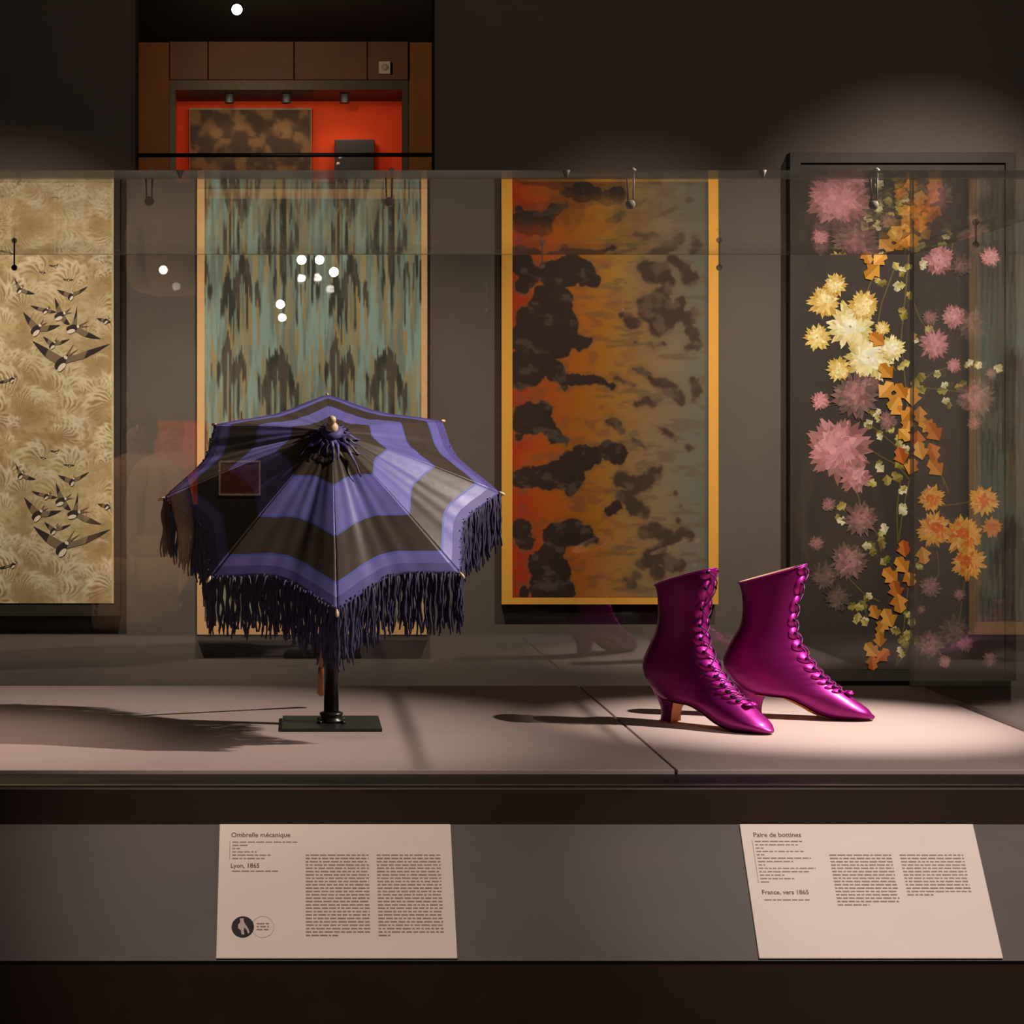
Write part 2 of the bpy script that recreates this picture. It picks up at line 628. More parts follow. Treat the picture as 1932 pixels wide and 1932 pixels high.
def cpart(mb, name, mtl, smooth=False, lab=None):
    o = mb.build(name, mtl, case, smooth)
    o.matrix_parent_inverse = Matrix.Translation((0, -2.97, 0))
    if lab:
        o['label'] = lab
    return o


RT = Vector((0, 2.52, 0.8985))
RB = Vector((0, 2.41, 0.748))
EX0, EX1 = XL - 0.03, XR + 0.03
cpart(MB().box(EX0, EX1, 2.41, 3.57, 0.0, 0.742), 'plinth', M['case_dark'])
bevel(cpart(MB().box(EX0, EX1, 2.52, 3.57, 0.742, 0.9465), 'frame', M['case_dark']), 0.002)
sl = MB()
n = Vector((0, -0.807, 0.59))
t = 0.006
sl.add([(EX0, RB.y, RB.z), (EX1, RB.y, RB.z), (EX1, RT.y, RT.z), (EX0, RT.y, RT.z),
        (EX0, RB.y + 0.004, 0.7422), (EX1, RB.y + 0.004, 0.7422), (EX1, RT.y - 0.0005, 0.7422), (EX0, RT.y - 0.0005, 0.7422)],
       [(0, 1, 2, 3), (4, 7, 6, 5), (0, 4, 5, 1), (3, 2, 6, 7), (0, 3, 7, 4), (1, 5, 6, 2)])
cpart(sl, 'label_rail', M['rail'], lab='sloping dark grey label rail')
# deck boards
JX = 0.517
for a, c in ((EX0 + 0.03, JX - 0.0018), (JX + 0.0018, XR - 0.012)):
    bevel(cpart(MB().box(a, c, 2.619, DB - 0.012, 0.9465, ZB), 'deck_board', M['deck']), 0.0015)
cpart(MB().box(EX0 + 0.02, XR - 0.0, 2.535, 2.617, 0.9465, 0.9478), 'channel', M['black'])


def pane(name, x0, x1, y0, y1, z0, z1):
    """clear box pane, big faces glass, narrow faces polished edge"""
    mb = MB()
    mb.box(x0, x1, y0, y1, z0, z1)
    dims = [x1 - x0, y1 - y0, z1 - z0]
    thin = dims.index(min(dims))
    for i in range(6):
        ax = 2 if i < 2 else (1 if i in (2, 4) else 0)
        mb.m[i] = 0 if ax == thin else 1
    return cpart(mb, name, [M['glass'], M['glass_edge']])


GT = 0.008
pane('front_pane', XL, XR, DF, DF + GT, ZB - 0.005, ZL - 0.0005)
pane('back_pane', XL, XR, DB - GT, DB, ZB - 0.005, ZL - 0.0005)
pane('side_pane', XR - GT, XR, DF + GT + 0.0005, DB - GT - 0.0005, ZB - 0.005, ZL - 0.0005)
pane('side_pane', XL, XL + GT, DF + GT + 0.0005, DB - GT - 0.0005, ZB - 0.005, ZL - 0.0005)
# lid: sags about a millimetre and a half between front and back
mb = MB()
NS = 24


def lid_z(tt):
    return -0.0016 * (1 - (2 * tt - 1) ** 2)


def lid_row(z):
    r_ = []
    for i_ in range(NS + 1):
        tt = i_ / NS
        y = DF - 0.002 + tt * (DB - DF + 0.004)
        r_ += [(XL, y, z + lid_z(tt)), (XR, y, z + lid_z(tt))]
    return r_


mb.add(lid_row(ZL), [(2 * k, 2 * k + 2, 2 * k + 3, 2 * k + 1) for k in range(NS)], 0)
mb.add(lid_row(ZL + 0.010), [(2 * k, 2 * k + 1, 2 * k + 3, 2 * k + 2) for k in range(NS)], 0)
rows = lid_row(ZL) + lid_row(ZL + 0.010)
T2 = 2 * (NS + 1)
mb.add(rows, [(2 * k, T2 + 2 * k, T2 + 2 * k + 2, 2 * k + 2) for k in range(NS)] + [(2 * k + 1, 2 * k + 3, T2 + 2 * k + 3, T2 + 2 * k + 1) for k in range(NS)]
       + [(0, 1, T2 + 1, T2), (2 * NS, T2 + 2 * NS, T2 + 2 * NS + 1, 2 * NS + 1)], 1)
lid = cpart(mb, 'lid_pane', [M['glass'], M['glass_edge']])
lid.data.polygons.foreach_set('use_smooth', [k == 0 for k in mb.m])
# clips holding lid to panes
for px_, drop in ((280, 0.029), (735, 0.030), (1193, 0.033), (1655, 0.034)):
    X = (px_ - PX) * DF / F
    c = MB()
    for dx in (-0.0045, 0.0045):
        c.tube([(X + dx, DF + 0.014, ZL + 0.008), (X + dx * 0.8, DF + 0.014, ZL - drop + 0.006)], 0.0012, 6)
    c.lathe([(0.0065, 0), (0.0065, 0.003), (0.005, 0.005)], 14, 0, Matrix.Translation((X, DF + 0.017, ZL - drop)) @ Matrix.Rotation(R(90), 4, 'X'))
    c.lathe([(0.003, 0), (0.0045, 0.003), (0.002, 0.006)], 12, 0, Matrix.Translation((X + 0.003, DF + 0.012, ZL + 0.009)))
    cpart(c, 'glass_clip', M['clip'], True)
for px_ in (340, 1068, 1438):
    X = (px_ - PX) * DF / F
    cpart(MB().lathe([(0.001, 0), (0.003, 0.006), (0.005, 0.011)], 12, 0, Matrix.Translation((X, DF - 0.004, ZL - 0.0015))), 'pin', M['clip'], True)
for px_, y0, y1 in ((27, 455, 505), (1023, 455, 501), (1357, 450, 505), (1841, 408, 462)):
    d = DB - 0.016 if px_ != 1841 else 3.0
    p0, p1 = W(px_, y0, d), W(px_, y1, d)
    if px_ == 1841:
        p0.x = p1.x = XR - 0.014
        d = p0.x * F / (1841 - PX)
        p0, p1 = W(px_, y0, d), W(px_, y1, d)
        p0.x = p1.x = XR - 0.014
    c = MB()
    c.tube([p0, p1], 0.0016, 6)
    rot = Matrix.Rotation(R(90), 4, 'X')
    for p in (p0, p1):
        c.lathe([(0.0055, -0.002), (0.0055, 0.002), (0.004, 0.003)], 12, 0, Matrix.Translation(p) @ rot)
    cpart(c, 'glass_clip', M['ebony'] if px_ == 27 else M['clip'], True)

# ================================================================== LABEL CARDS
SLOPE = math.atan2(RT.z - RB.z, RT.y - RB.y)
rng = random.Random(5)


def greek(x0, x1, y, hgt, words, ragged=None, density=1.0):
    """one line of tiny illegible print, drawn as word-length strokes"""
    q = []
    x = x0
    end = ragged if ragged else x1
    while x < end - 0.001:
        wl = min(rng.uniform(0.003, 0.011), end - x)
        q.append((x, x + wl, y, y + hgt))
        x += wl + 0.0016
    return q


def card(x0, x1, label, lines, paras, titles, logo):
    wd = x1 - x0
    ht = (RT - RB).length - 0.002
    e = empty('label_card', (x0, RT.y, RT.z), (SLOPE, 0, 0))
    tag(e, label, 'label card')
    bevel(MB().box(0, wd, -ht, -0.001, 0.0003, 0.0033).build('board', M['card'], e), 0.0006, 1)
    zt = 0.0036
    for i, (tx, size, x, y, dark) in enumerate(titles):
        text_mesh('title', tx, size, x, -y, zt, M['ink_dark'] if dark else M['ink'], e, 0.00012)
    mb = MB()
    for (x, y, l) in lines:
        for (a, c, yy, y2) in greek(x, x + l, -y, 0.0016, 0):
            mb.add([(a, yy, zt), (c, yy, zt), (c, y2, zt), (a, y2, zt)], [(0, 1, 2, 3)])
    lx = min(l[0] for l in lines) - 0.0035
    ly0, ly1 = lines[0][1] - 0.003, [l for l in lines if l[2] > 0][-2][1] + 0.001
    mb.add([(lx, -ly1, zt), (lx + 0.0006, -ly1, zt), (lx + 0.0006, -ly0, zt), (lx, -ly0, zt)], [(0, 1, 2, 3)])
    mb.build('caption_lines', M['ink'], e)
    for (xa, xb, y, nl, last) in paras:
        mb = MB()
        for k in range(nl):
            yy = -y - k * 0.00455
            for (a, c, y1, y2) in greek(xa, xb, yy, 0.0019, 0, (xa + (xb - xa) * last) if k == nl - 1 else None):
                mb.add([(a, y1, zt), (c, y1, zt), (c, y2, zt), (a, y2, zt)], [(0, 1, 2, 3)])
        mb.build('paragraph', M['ink'], e)
    if logo:
        lx, ly, r = logo
        MB().add([(lx + r * math.cos(a * math.pi / 24), -ly + r * math.sin(a * math.pi / 24), zt) for a in range(48)], [tuple(range(48))]).build('emblem', M['ink_black'], e)
        # pale sculpted figure inside the black disc
        fig = [(-0.25, 0.78), (0.05, 0.80), (0.10, 0.45), (0.30, 0.15), (0.48, -0.15), (0.62, -0.48), (0.50, -0.66), (0.32, -0.25), (0.12, -0.05),
               (0.10, -0.35), (0.16, -0.72), (-0.10, -0.70), (-0.16, -0.30), (-0.42, -0.12), (-0.40, 0.25), (-0.22, 0.42)]
        MB().add([(lx + r * a, -ly + r * c, zt + 0.0002) for a, c in fig], [tuple(range(len(fig)))]).build('emblem_figure', M['ink_light'], e)
        ring = MB()
        cx2 = lx + 1.78 * r
        for k in range(48):
            a0, a1 = k * math.pi / 24, (k + 1) * math.pi / 24
            ring.add([(cx2 + q * r * math.cos(a), -ly + q * r * math.sin(a), zt) for a, q in ((a0, 0.97), (a1, 0.97), (a1, 1.0), (a0, 1.0))], [(0, 3, 2, 1)])
        for k in range(3):
            for (a, c, y1, y2) in greek(cx2 - 0.55 * r, cx2 + 0.55 * r, -ly + 0.25 * r - k * 0.28 * r, 0.0018, 0):
                ring.add([(a, y1, zt), (c, y1, zt), (c, y2, zt), (a, y2, zt)], [(0, 1, 2, 3)])
        ring.build('emblem_ring', M['ink'], e)
    return e


PXM = 0.305 / 445.0     # metres per photo pixel on the card
VM = 0.186 / 258.0
card(-0.1053, 0.1995, 'cream label card with a black round emblem, below the blue parasol',
     [(0.0175, 0.0275, 0.085), (0.0175, 0.0320, 0.020), (0.0175, 0.0365, 0.010), (0.0175, 0.0412, 0.032), (0.0175, 0.0458, 0.052), (0.0175, 0.0504, 0.044), (0.0175, 0.068, 0.060)],
     [(0.1135, 0.1955, 0.046, 25, 0.5), (0.206, 0.289, 0.046, 25, 0.18)],
     [('Ombrelle mécanique', 0.0092, 0.0155, 0.0195, True), ('Lyon, 1865', 0.0085, 0.0155, 0.0625, True)],
     (0.033, 0.143, 0.0143))
card(0.5805, 0.8885, 'cream label card without an emblem, below the magenta boots',
     [(0.0165, 0.0265 + 0.0047 * k, l) for k, l in enumerate((0.062, 0.056, 0.012, 0.062, 0.010, 0.070, 0.046, 0.009, 0.074, 0.065, 0.032, 0.044, 0.012))] + [(0.0175, 0.1075, 0.058)],
     [(0.111, 0.192, 0.046, 16, 0.5), (0.203, 0.286, 0.046, 13, 0.42)],
     [('Paire de bottines', 0.0092, 0.0155, 0.0195, True), ('France, vers 1865', 0.0085, 0.0155, 0.099, True)], None)

# ================================================================== WALL TEXTILES
DP = DW - 0.036


def panel(label, bx, bmat, px_mid):
    """backing board hung on the wall; bx = x0,x1,y0,y1 in photo pixels at the panel face"""
    x0, x1, y0, y1 = bx
    a, c = W(x0, y0, DP), W(x1, y1, DP)
    e = empty('textile_panel', (0.5 * (a.x + c.x), DW, c.z))
    tag(e, label, 'textile')
    o = MB().box(a.x, c.x, DP, DW - 0.0005, c.z, a.z).build('backing_board', bmat, e)
    o.matrix_parent_inverse = Matrix.Translation(-e.location)
    bevel(o, 0.002)
    return e


def attach(o, e):
    o.parent = e
    o.matrix_parent_inverse = Matrix.Translation(-e.location)
    return o


# ---- 1: golden waves with swallows
M['gold_cloth'] = mat_attr('gold_wave_silk', 0.6, 0.3)
board_dark = mat('dark_backing_cloth', S(44, 36, 31), 0.85, var=0.1, scale=60)


def pat_waves(x, y):
    per = 350.0
    yy = np.mod(y - 480, per)
    one = np.ones(x.shape + (3,))
    rg = np.random.RandomState(4)
    # wave fans: each a plume of curved foam threads springing from a crest line
    big = fbm(x / 60.0, yy / 60.0, 61, 3)
    c = mixc(one * C3(172, 146, 100), one * C3(206, 184, 138), sm(0.35, 0.65, big))
    wx = fbm(x / 30.0, yy / 30.0, 21, 3) - 0.5
    wy = fbm(x / 30.0 + 9, yy / 30.0 + 4, 31, 3) - 0.5
    acc = np.zeros_like(x)
    shd = np.zeros_like(x)
    for k in range(120):
        cx_ = rg.uniform(-200, 225)
        cy_ = rg.uniform(0, per)
        a0 = rg.uniform(-2.6, -0.3)
        r0 = rg.uniform(18, 58)
        sp = rg.uniform(0.5, 1.0)
        cur = rg.uniform(-1.4, 1.4)
        for o in (-per, 0, per):
            dx, dy = x - cx_ + 10 * wx, yy - cy_ - o + 10 * wy
            m = (np.abs(dx) < 84) & (np.abs(dy) < 84)
            if not m.any():
                continue
            r = np.hypot(dx[m], dy[m]) / r0
            a = np.arctan2(dy[m], dx[m]) - a0 - cur * (r - 0.5)
            a = np.mod(a + np.pi, 2 * np.pi) - np.pi
            env = np.exp(-(a / sp) ** 2) * sm(0.15, 0.4, r) * sm(1.25, 0.85, r)
            th = 0.5 + 0.5 * np.sin(a * (5 + r0 * 0.10) * 2.2 + 2.2 * wx[m] * 6)
            tip = np.exp(-((r - 0.95 - 0.08 * np.sin(a * 17)) / 0.11) ** 2) * np.exp(-(a / sp) ** 2)
            acc[m] = np.maximum(acc[m], np.maximum(env * sm(0.3, 0.75, th) * (0.35 + 0.6 * r), tip))
            shd[m] = np.maximum(shd[m], env * sm(0.45, 0.1, th) * (1.1 - 0.6 * r))
    fine = fbm(x / 7.0 + 4 * wx, yy / 5.0 + 4 * wy, 71, 3)
    c = mixc(c, one * C3(124, 98, 62), 0.85 * shd)
    c = mixc(c, one * C3(150, 122, 78), 0.5 * sm(0.55, 0.7, fine))
    c = mixc(c, one * C3(240, 226, 196), 0.92 * np.clip(acc, 0, 1))
    # calmer sky band where the flock flies
    sky = np.exp(-(((x - 120) / 80.0) ** 2 + ((yy - 125) / 80.0) ** 2) ** 1.5)
    calm = mixc(one * C3(184, 158, 108), one * C3(208, 186, 140), sm(0.4, 0.65, fbm(x / 16.0, yy / 9.0, 81, 3)))
    return mixc(c, calm, 0.6 * sky)


p1 = panel('gold woven silk with waves and flying swallows on a dark board', (-200, 227, 336, 1163), board_dark, 0)
cloth = attach(cloth_grid('fabric', -186, 213, 345, 1138, DP - 0.003, 1.6, pat_waves, M['gold_cloth'], None), p1)
q0, q1 = W(-186, 345, DP), W(213, 1138, DP)
attach(MB().box(q0.x, q1.x, DP - 0.0029, DP + 0.0, q1.z, q0.z).build('mount', mat('cream_selvedge', S(200, 178, 128), 0.8), p1), p1)
# thin pale selvedge on the right edge
q0, q1 = W(211, 345, DP), W(215, 1138, DP)
attach(MB().box(q0.x, q1.x, DP - 0.0045, DP - 0.0001, q1.z, q0.z).build('selvedge', mat('pale_selvedge', S(206, 186, 138), 0.8), p1), p1)
M['swallow'] = mat_attr('swallow_silk', 0.6, 0.2)


def bird(cx, cy, L, Rr, T, s, dim=1.0):
    """a woven swallow: body, head, two wings, forked tail, white belly and rump"""
    dk, md, wh = srgb_arr(C3(52, 42, 40) * dim + 150 * (1 - dim)), srgb_arr(C3(132, 114, 90) * dim + 150 * (1 - dim)), srgb_arr(C3(240, 228, 208))
    mb = MB()
    d0 = DP - 0.0042

    def P(x, y, k=0):
        p = W(x, y, d0 - 0.0003 * k)
        return (p.x, p.y, p.z)
    ax = Vector((T[0] - cx, T[1] - cy))
    ax.normalize()
    nn = Vector((-ax.y, ax.x))
    bl, bw = 17 * s, 8.0 * s

    def wing(tip, col, col2):
        tp = Vector(tip)
        c = Vector((cx, cy))
        root1 = c - ax * bl * 0.35
        root2 = c + ax * bl * 0.7
        mid1 = root1.lerp(tp, 0.5) + Vector((0, 7.5 * s))
        mid2 = root2.lerp(tp, 0.5) + Vector((0, -1.0 * s))
        m1 = root1.lerp(tp, 0.78) + Vector((0, 5.0 * s))
        pts = [root1, mid1, m1, tp, mid2, root2]
        mb.add([P(p.x, p.y, 0) for p in pts], [(0, 1, 4, 5)], 0, col)
        mb.add([P(p.x, p.y, 0) for p in pts], [(1, 2, 3, 4)], 0, col2)
    wing(L, md, dk)
    wing(Rr, md, dk)
    t = Vector(T)
    b0 = Vector((cx, cy)) + ax * bl * 0.8
    for sg in (-1, 1):
        tip = t + nn * sg * 7 * s + ax * 5 * s
        mb.add([P(*(b0 - nn * 2.5 * s), 1), P(*(b0 + nn * 2.5 * s), 1), P(*tip, 1)], [(0, 1, 2)], 0, md)
    el = []
    for k in range(12):
        a = k * math.pi / 6
        p = Vector((cx, cy)) + ax * bl * math.cos(a) * 0.85 + nn * bw * math.sin(a)
        el.append(P(p.x, p.y, 2))
    mb.add(el, [tuple(range(12))], 0, dk)
    sgn = 1 if nn.y > 0 else -1
    be = []
    for k in range(10):
        a = k * math.pi / 5
        p = Vector((cx, cy)) - ax * bl * 0.25 + nn * sgn * bw * 0.85 + ax * bl * 0.60 * math.cos(a) + nn * bw * 0.62 * math.sin(a)
        be.append(P(p.x, p.y, 3))
    mb.add(be, [tuple(range(10))], 0, wh)
    ru = []
    for k in range(8):
        a = k * math.pi / 4
        p = Vector((cx, cy)) + ax * bl * 0.85 + ax * 3.2 * s * math.cos(a) + nn * 4.2 * s * math.sin(a)
        ru.append(P(p.x, p.y, 3))
    mb.add(ru, [tuple(range(8))], 0, wh)
    return attach(mb.build('swallow_motif', M['swallow'], p1), p1)


BIRDS = [(114, 685, (60, 642), (208, 648), (142, 655), 1.0), (67, 622, (43, 588), (114, 613), (84, 606), 0.8),
         (112, 595, (103, 560), (132, 612), (133, 586), 0.72), (136, 619, (145, 578), (190, 639), (166, 611), 0.8),
         (98, 651, (81, 634), (132, 639), (110, 638), 0.5), (133, 559, (107, 546), (166, 540), (140, 548), 0.5),
         (85, 586, (57, 576), (106, 588), (95, 578), 0.42), (199, 605, (182, 600), (211, 607), (206, 598), 0.4),
         (36, 547, (27, 524), (66, 554), (44, 538), 0.45), (22, 716, (-8, 722), (29, 700), (30, 708), 0.4),
         (104, 502, (92, 500), (110, 498), (108, 497), 0.2), (128, 528, (118, 526), (139, 527), (131, 523), 0.18),
         (80, 514, (73, 512), (86, 514), (83, 510), 0.16), (-60, 640, (-105, 600), (-10, 650), (-40, 612), 0.9),
         (-95, 560, (-130, 545), (-60, 550), (-85, 545), 0.5)]
for oy in (-350, 0, 350):
    for (cx_, cy_, l_, r_, t_, s_) in BIRDS:
        if not (352 < cy_ + oy < 1125) or min(l_[1], r_[1], t_[1]) + oy < 347:
            continue
        sh = 2 if oy == 350 else 0
        bird(cx_ + sh, cy_ + oy, (min(l_[0] + sh, 209), l_[1] + oy), (min(r_[0] + sh, 209), r_[1] + oy), (t_[0] + sh, t_[1] + oy), s_)

# ---- 2: dripping blue green stripes in a tan border
M['drip_cloth'] = mat_attr('teal_drip_silk', 0.65, 0.2)
TAN = mat('tan_border_cloth', S(224, 176, 122), 0.75, var=0.05, scale=80, bump=0.05, bscale=600)


def pat_drip(x, y):
    per, vper = 204.0, 316.0
    cw = 2.6
    NC = int(per / cw)
    one = np.ones(x.shape + (3,))
    xs_ = np.mod(x - 386 + 1.6 * (vnoise(x / 3.0, y / 22.0, 5) - 0.5), per) / cw
    ym = np.mod(y - 480, vper)

    def layer(cid):
        rg = np.random.RandomState(9)

        def hh(n=1):
            a = rg.rand(256)
            if n > 1:
                a = np.convolve(np.r_[a[-n:], a, a[:n]], np.ones(n) / n, 'same')[n:-n]
                a = (a - a.min()) / (a.max() - a.min())
            return a[cid % 256]
        h1, h2, h3, h4, h5 = hh(3), hh(3), hh(3), hh(2), hh(2)
        ph = h1 * 120
        cc = cid * 0.33
        base = fbm(cc, (y + ph) / 80.0, 13, 3)
        c = mixc(one * C3(116, 130, 118), one * C3(138, 164, 156), sm(0.36, 0.62, base))
        c = mixc(c, one * C3(150, 138, 104), 0.8 * sm(0.54, 0.64, fbm(cc + 7, (y + ph) / 110.0, 23, 2)))
        c = mixc(c, one * C3(164, 138, 84), 0.8 * sm(0.62, 0.70, fbm(cc * 1.3 + 27, (y + 2 * ph) / 80.0, 43, 2)))
        dark = np.zeros_like(x)
        for (gx, wd, top, bot, tail, dens) in ((69, 40, 2, 150, 90, 0.95), (160, 34, -30, 140, 100, 0.55), (46, 34, 155, 330, 90, 0.75),
                                               (139, 38, 160, 330, 80, 0.95), (4, 12, 20, 110, 60, 0.75), (200, 14, -10, 70, 60, 0.6), (100, 12, 200, 300, 40, 0.5)):
            for wx in (-per, 0, per):
                for wy in (-vper, 0, vper):
                    dx = (cid * cw - gx - wx) / wd
                    t0 = top + wy + (np.abs(dx) ** 1.4) * 60 + (h2 - 0.35) * 70
                    b0 = bot + wy - np.abs(dx) * 30 + (h3 - 0.4) * tail
                    ins = sm(-4, 6, ym - t0) * sm(-10, 10, b0 - ym) * (np.abs(dx) < 1)
                    gap = sm(0.0, 0.12, dens * (0.50 + 0.5 * sm(75, 15, ym - t0)) - h4)
                    dark = np.maximum(dark, ins * gap)
        tone = mixc(one * C3(50, 50, 43), one * C3(80, 72, 62), sm(0.35, 0.65, fbm(cc, y / 50.0, 53, 2)))
        return mixc(c, tone, dark * 0.95)
    i0 = np.floor(xs_).astype(int)
    f = sm(0.25, 0.75, xs_ - i0)
    return mixc(layer(i0 % NC), layer((i0 + 1) % NC), f)


p2 = panel('blue green silk of dripping stripes with a plain tan border', (370, 808, 352, 1209), board_dark, 0)
a, c = W(372, 357, DP), W(806, 1197, DP)
attach(MB().box(a.x, c.x, DP - 0.004, DP, c.z, a.z).build('border', TAN, p2), p2)
attach(cloth_grid('fabric', 386, 795, 375, 1172, DP - 0.0046, 1.6, pat_drip, M['drip_cloth'], None), p2)

# ---- 3: sunset clouds in a gold border
M['cloud_cloth'] = mat_attr('cloud_printed_silk', 0.7, 0.15)
GOLD = mat('gold_border_cloth', S(226, 164, 58), 0.7, var=0.04, scale=80, bump=0.05, bscale=600)
CL = """985,500,22 1000,520,20 985,540,15 1045,520,28 1075,510,30 1100,515,25 1120,530,14 1030,560,25 1030,590,38 1050,570,30 1060,610,30 1000,600,25
985,640,25 1010,640,35 1050,640,35 1070,640,22 1090,645,16 1105,645,12 985,680,22 1000,690,35 1030,690,22 1045,700,20 980,720,18 1000,710,20
1060,715,14 1080,718,12 1100,717,11 1120,715,9 1140,722,7 1155,730,6 1065,728,8 1000,790,30 1020,780,22 985,800,20 1030,800,18 1050,825,14 1065,830,10 980,825,10
1100,865,25 1120,860,18 1075,870,20 1148,850,19 1165,855,21 1060,895,28 1030,900,24 1000,900,22 985,905,20 1085,900,20 1075,925,12
984,1000,20 992,1022,17 1050,1010,24 1080,1005,26 1100,1010,20 1120,1018,9 1045,1035,20 1030,1065,32 1050,1080,28 1030,1110,32 1060,1112,24 990,1118,12 1072,1120,14
1150,965,9 1165,955,12"""
CR = """1230,515,22 1215,505,15 1250,515,20 1260,530,15 1270,490,12 1290,505,14 1300,525,16 1312,520,10 1255,550,14 1225,575,22 1210,570,12 1245,575,25 1250,600,30
1275,590,20 1285,570,12 1185,600,12 1195,610,15 1175,595,8 1215,590,15 1240,620,17 1300,600,18 1310,590,12 1305,625,14 1315,650,12 1297,656,9
1200,645,6 1225,648,7 1235,655,7 1250,648,6 1195,697,7 1210,700,8 1225,710,9 1232,718,9 1250,725,13 1265,735,16 1275,745,14 1285,755,11 1310,720,11 1316,735,13 1310,755,9
1165,712,7 1180,722,7 1195,726,5 1200,762,8 1220,755,9 1230,762,9 1245,756,8 1150,795,8 1165,800,12 1175,815,7 1195,830,7 1205,836,6 1218,846,5
1240,805,5 1255,813,8 1265,820,9 1275,830,6 1300,845,9 1310,845,6 1175,905,18 1195,915,20 1215,910,18 1235,895,16 1245,885,9 1175,935,14 1200,958,17 1215,965,13
1215,1005,14 1235,1000,17 1255,1010,18 1265,1020,12 1290,1005,14 1303,1012,11 1250,1030,12 1230,1055,21 1210,1065,13 1245,1050,16 1265,1065,17 1282,1066,14
1190,1100,13 1180,1094,8 1240,1080,18 1275,930,6 1285,955,6 1280,982,9 1200,1085,12"""
CLL = [tuple(float(k) for k in t.split(',')) for t in CL.split()]
CRR = [tuple(float(k) for k in t.split(',')) for t in CR.split()]


def pat_cloud(x, y):
    y = np.where(y < 480, y + 497, y)
    one = np.ones(x.shape + (3,))
    u = (x - 966) / (1337 - 966)
    u = u + 0.10 * (fbm(x / 60, y / 30, 3, 4) - 0.5) + 0.02 * np.sin(y / 60.0)
    stops = [(-0.1, C3(164, 36, 4)), (0.03, C3(166, 46, 4)), (0.13, C3(170, 72, 4)), (0.34, C3(166, 94, 10)), (0.52, C3(160, 114, 46)),
             (0.70, C3(138, 112, 76)), (0.88, C3(110, 103, 86)), (1.1, C3(88, 94, 88))]
    c = one * stops[0][1]
    for (a0, c0), (a1, c1) in zip(stops[:-1], stops[1:]):
        t = np.clip((u - a0) / (a1 - a0), 0, 1)
        c = mixc(c, one * c1, t)
    # wispy streaks
    wisp = fbm(x / 40 + y / 90.0, y / 11.0, 17, 4)
    c = mixc(c, one * C3(96, 78, 56), 0.55 * sm(0.55, 0.72, wisp) * sm(0.25, 0.55, u))
    c = mixc(c, one * C3(124, 76, 50), 0.55 * sm(0.56, 0.70, fbm(x / 26, y / 16.0, 27, 4)) * sm(0.75, 0.4, u))
    nz = fbm(x / 13.0, y / 13.0, 37, 4) - 0.5
    nb = fbm(x / 5.0, y / 5.0, 47, 3) - 0.5

    def field(lst, grow):
        f = np.full(x.shape, -9.0)
        ext = []
        for (ax_, ay_, ar_), (bx_, by_, br_) in zip(lst[:-1], lst[1:]):
            if math.hypot(ax_ - bx_, ay_ - by_) < 0.9 * (ar_ + br_) + 10:
                ext += [(ax_ + (bx_ - ax_) * q, ay_ + (by_ - ay_) * q, (ar_ + (br_ - ar_) * q) * 0.92) for q in (0.33, 0.66)]
        lst = lst + ext
        for (cx_, cy_, r_) in lst:
            r_ = r_ * grow
            f = np.maximum(f, (r_ - np.hypot(x - cx_, (y - cy_) * 1.02)) / 10.0)
        return f
    fl = field(CLL, 1.10) + nz * 1.1 + nb * 0.5
    fr_ = field(CRR, 1.12) + nz * 1.0 + nb * 0.5
    halo = sm(-0.9, 0.2, np.maximum(fl, fr_))
    c = mixc(c, one * C3(118, 88, 66), 0.35 * halo)
    tl = mixc(one * C3(48, 33, 25), one * C3(78, 66, 58), 0.9 * sm(0.56, 0.72, fbm(x / 22, y / 17, 57, 4)))
    c = mixc(c, tl, sm(0.0, 0.35, fl))
    trr = mixc(one * C3(66, 50, 37), one * C3(94, 76, 60), sm(0.42, 0.68, fbm(x / 18, y / 18, 67, 4)))
    c = mixc(c, trr, 0.95 * sm(0.0, 0.7, fr_))
    c = mixc(c, one * C3(70, 74, 74), 0.7 * sm(1326, 1336, x))
    return c


p3 = panel('orange and grey silk of sunset clouds with a gold border', (947, 1355, 338, 1140), board_dark, 0)
a, c = W(946, 338, DP), W(1355, 1140, DP)
attach(MB().box(a.x, c.x, DP - 0.004, DP, c.z, a.z).build('border', GOLD, p3), p3)
attach(cloth_grid('fabric', 967, 1337, 343, 1127, DP - 0.0046, 1.5, pat_cloud, M['cloud_cloth'], None), p3)

# ---- 4: chrysanthemums on black
M['flower'] = mat_attr('chrysanthemum_silk', 0.6, 0.2)
FRAME4 = mat('black_frame_wood', S(50, 42, 37), 0.6, var=0.12, scale=20)
GROUND = mat('black_silk_ground', S(52, 44, 38), 0.7, var=0.12, scale=90, bump=0.05, bscale=900)
p4 = panel('black silk woven with chrysanthemums and orange leaves in a black frame', (1489, 1915, 288, 1284), FRAME4, 0)
a, c = W(1489, 288, DP), W(1915, 1284, DP)
fm = MB()
fwid = 0.030
fm.box(a.x, a.x + fwid, DP - 0.010, DP, c.z, a.z)
fm.box(c.x - fwid, c.x, DP - 0.010, DP, c.z, a.z)
fm.box(a.x + fwid, c.x - fwid, DP - 0.010, DP, a.z - fwid, a.z)
fm.box(a.x + fwid, c.x - fwid, DP - 0.010, DP, c.z, c.z + fwid)
attach(fm.build('frame', FRAME4, p4), p4)
a, c = W(1509.5, 308, DP), W(1894.5, 1263, DP)
attach(MB().box(a.x, c.x, DP - 0.003, DP, c.z, a.z).build('ground', GROUND, p4), p4)
RF = random.Random(11)
LAY = [0]


def P4(x, y, k):
    p = W(x, y, DP - 0.0034 - 0.00006 * k)
    return (p.x, p.y, p.z)


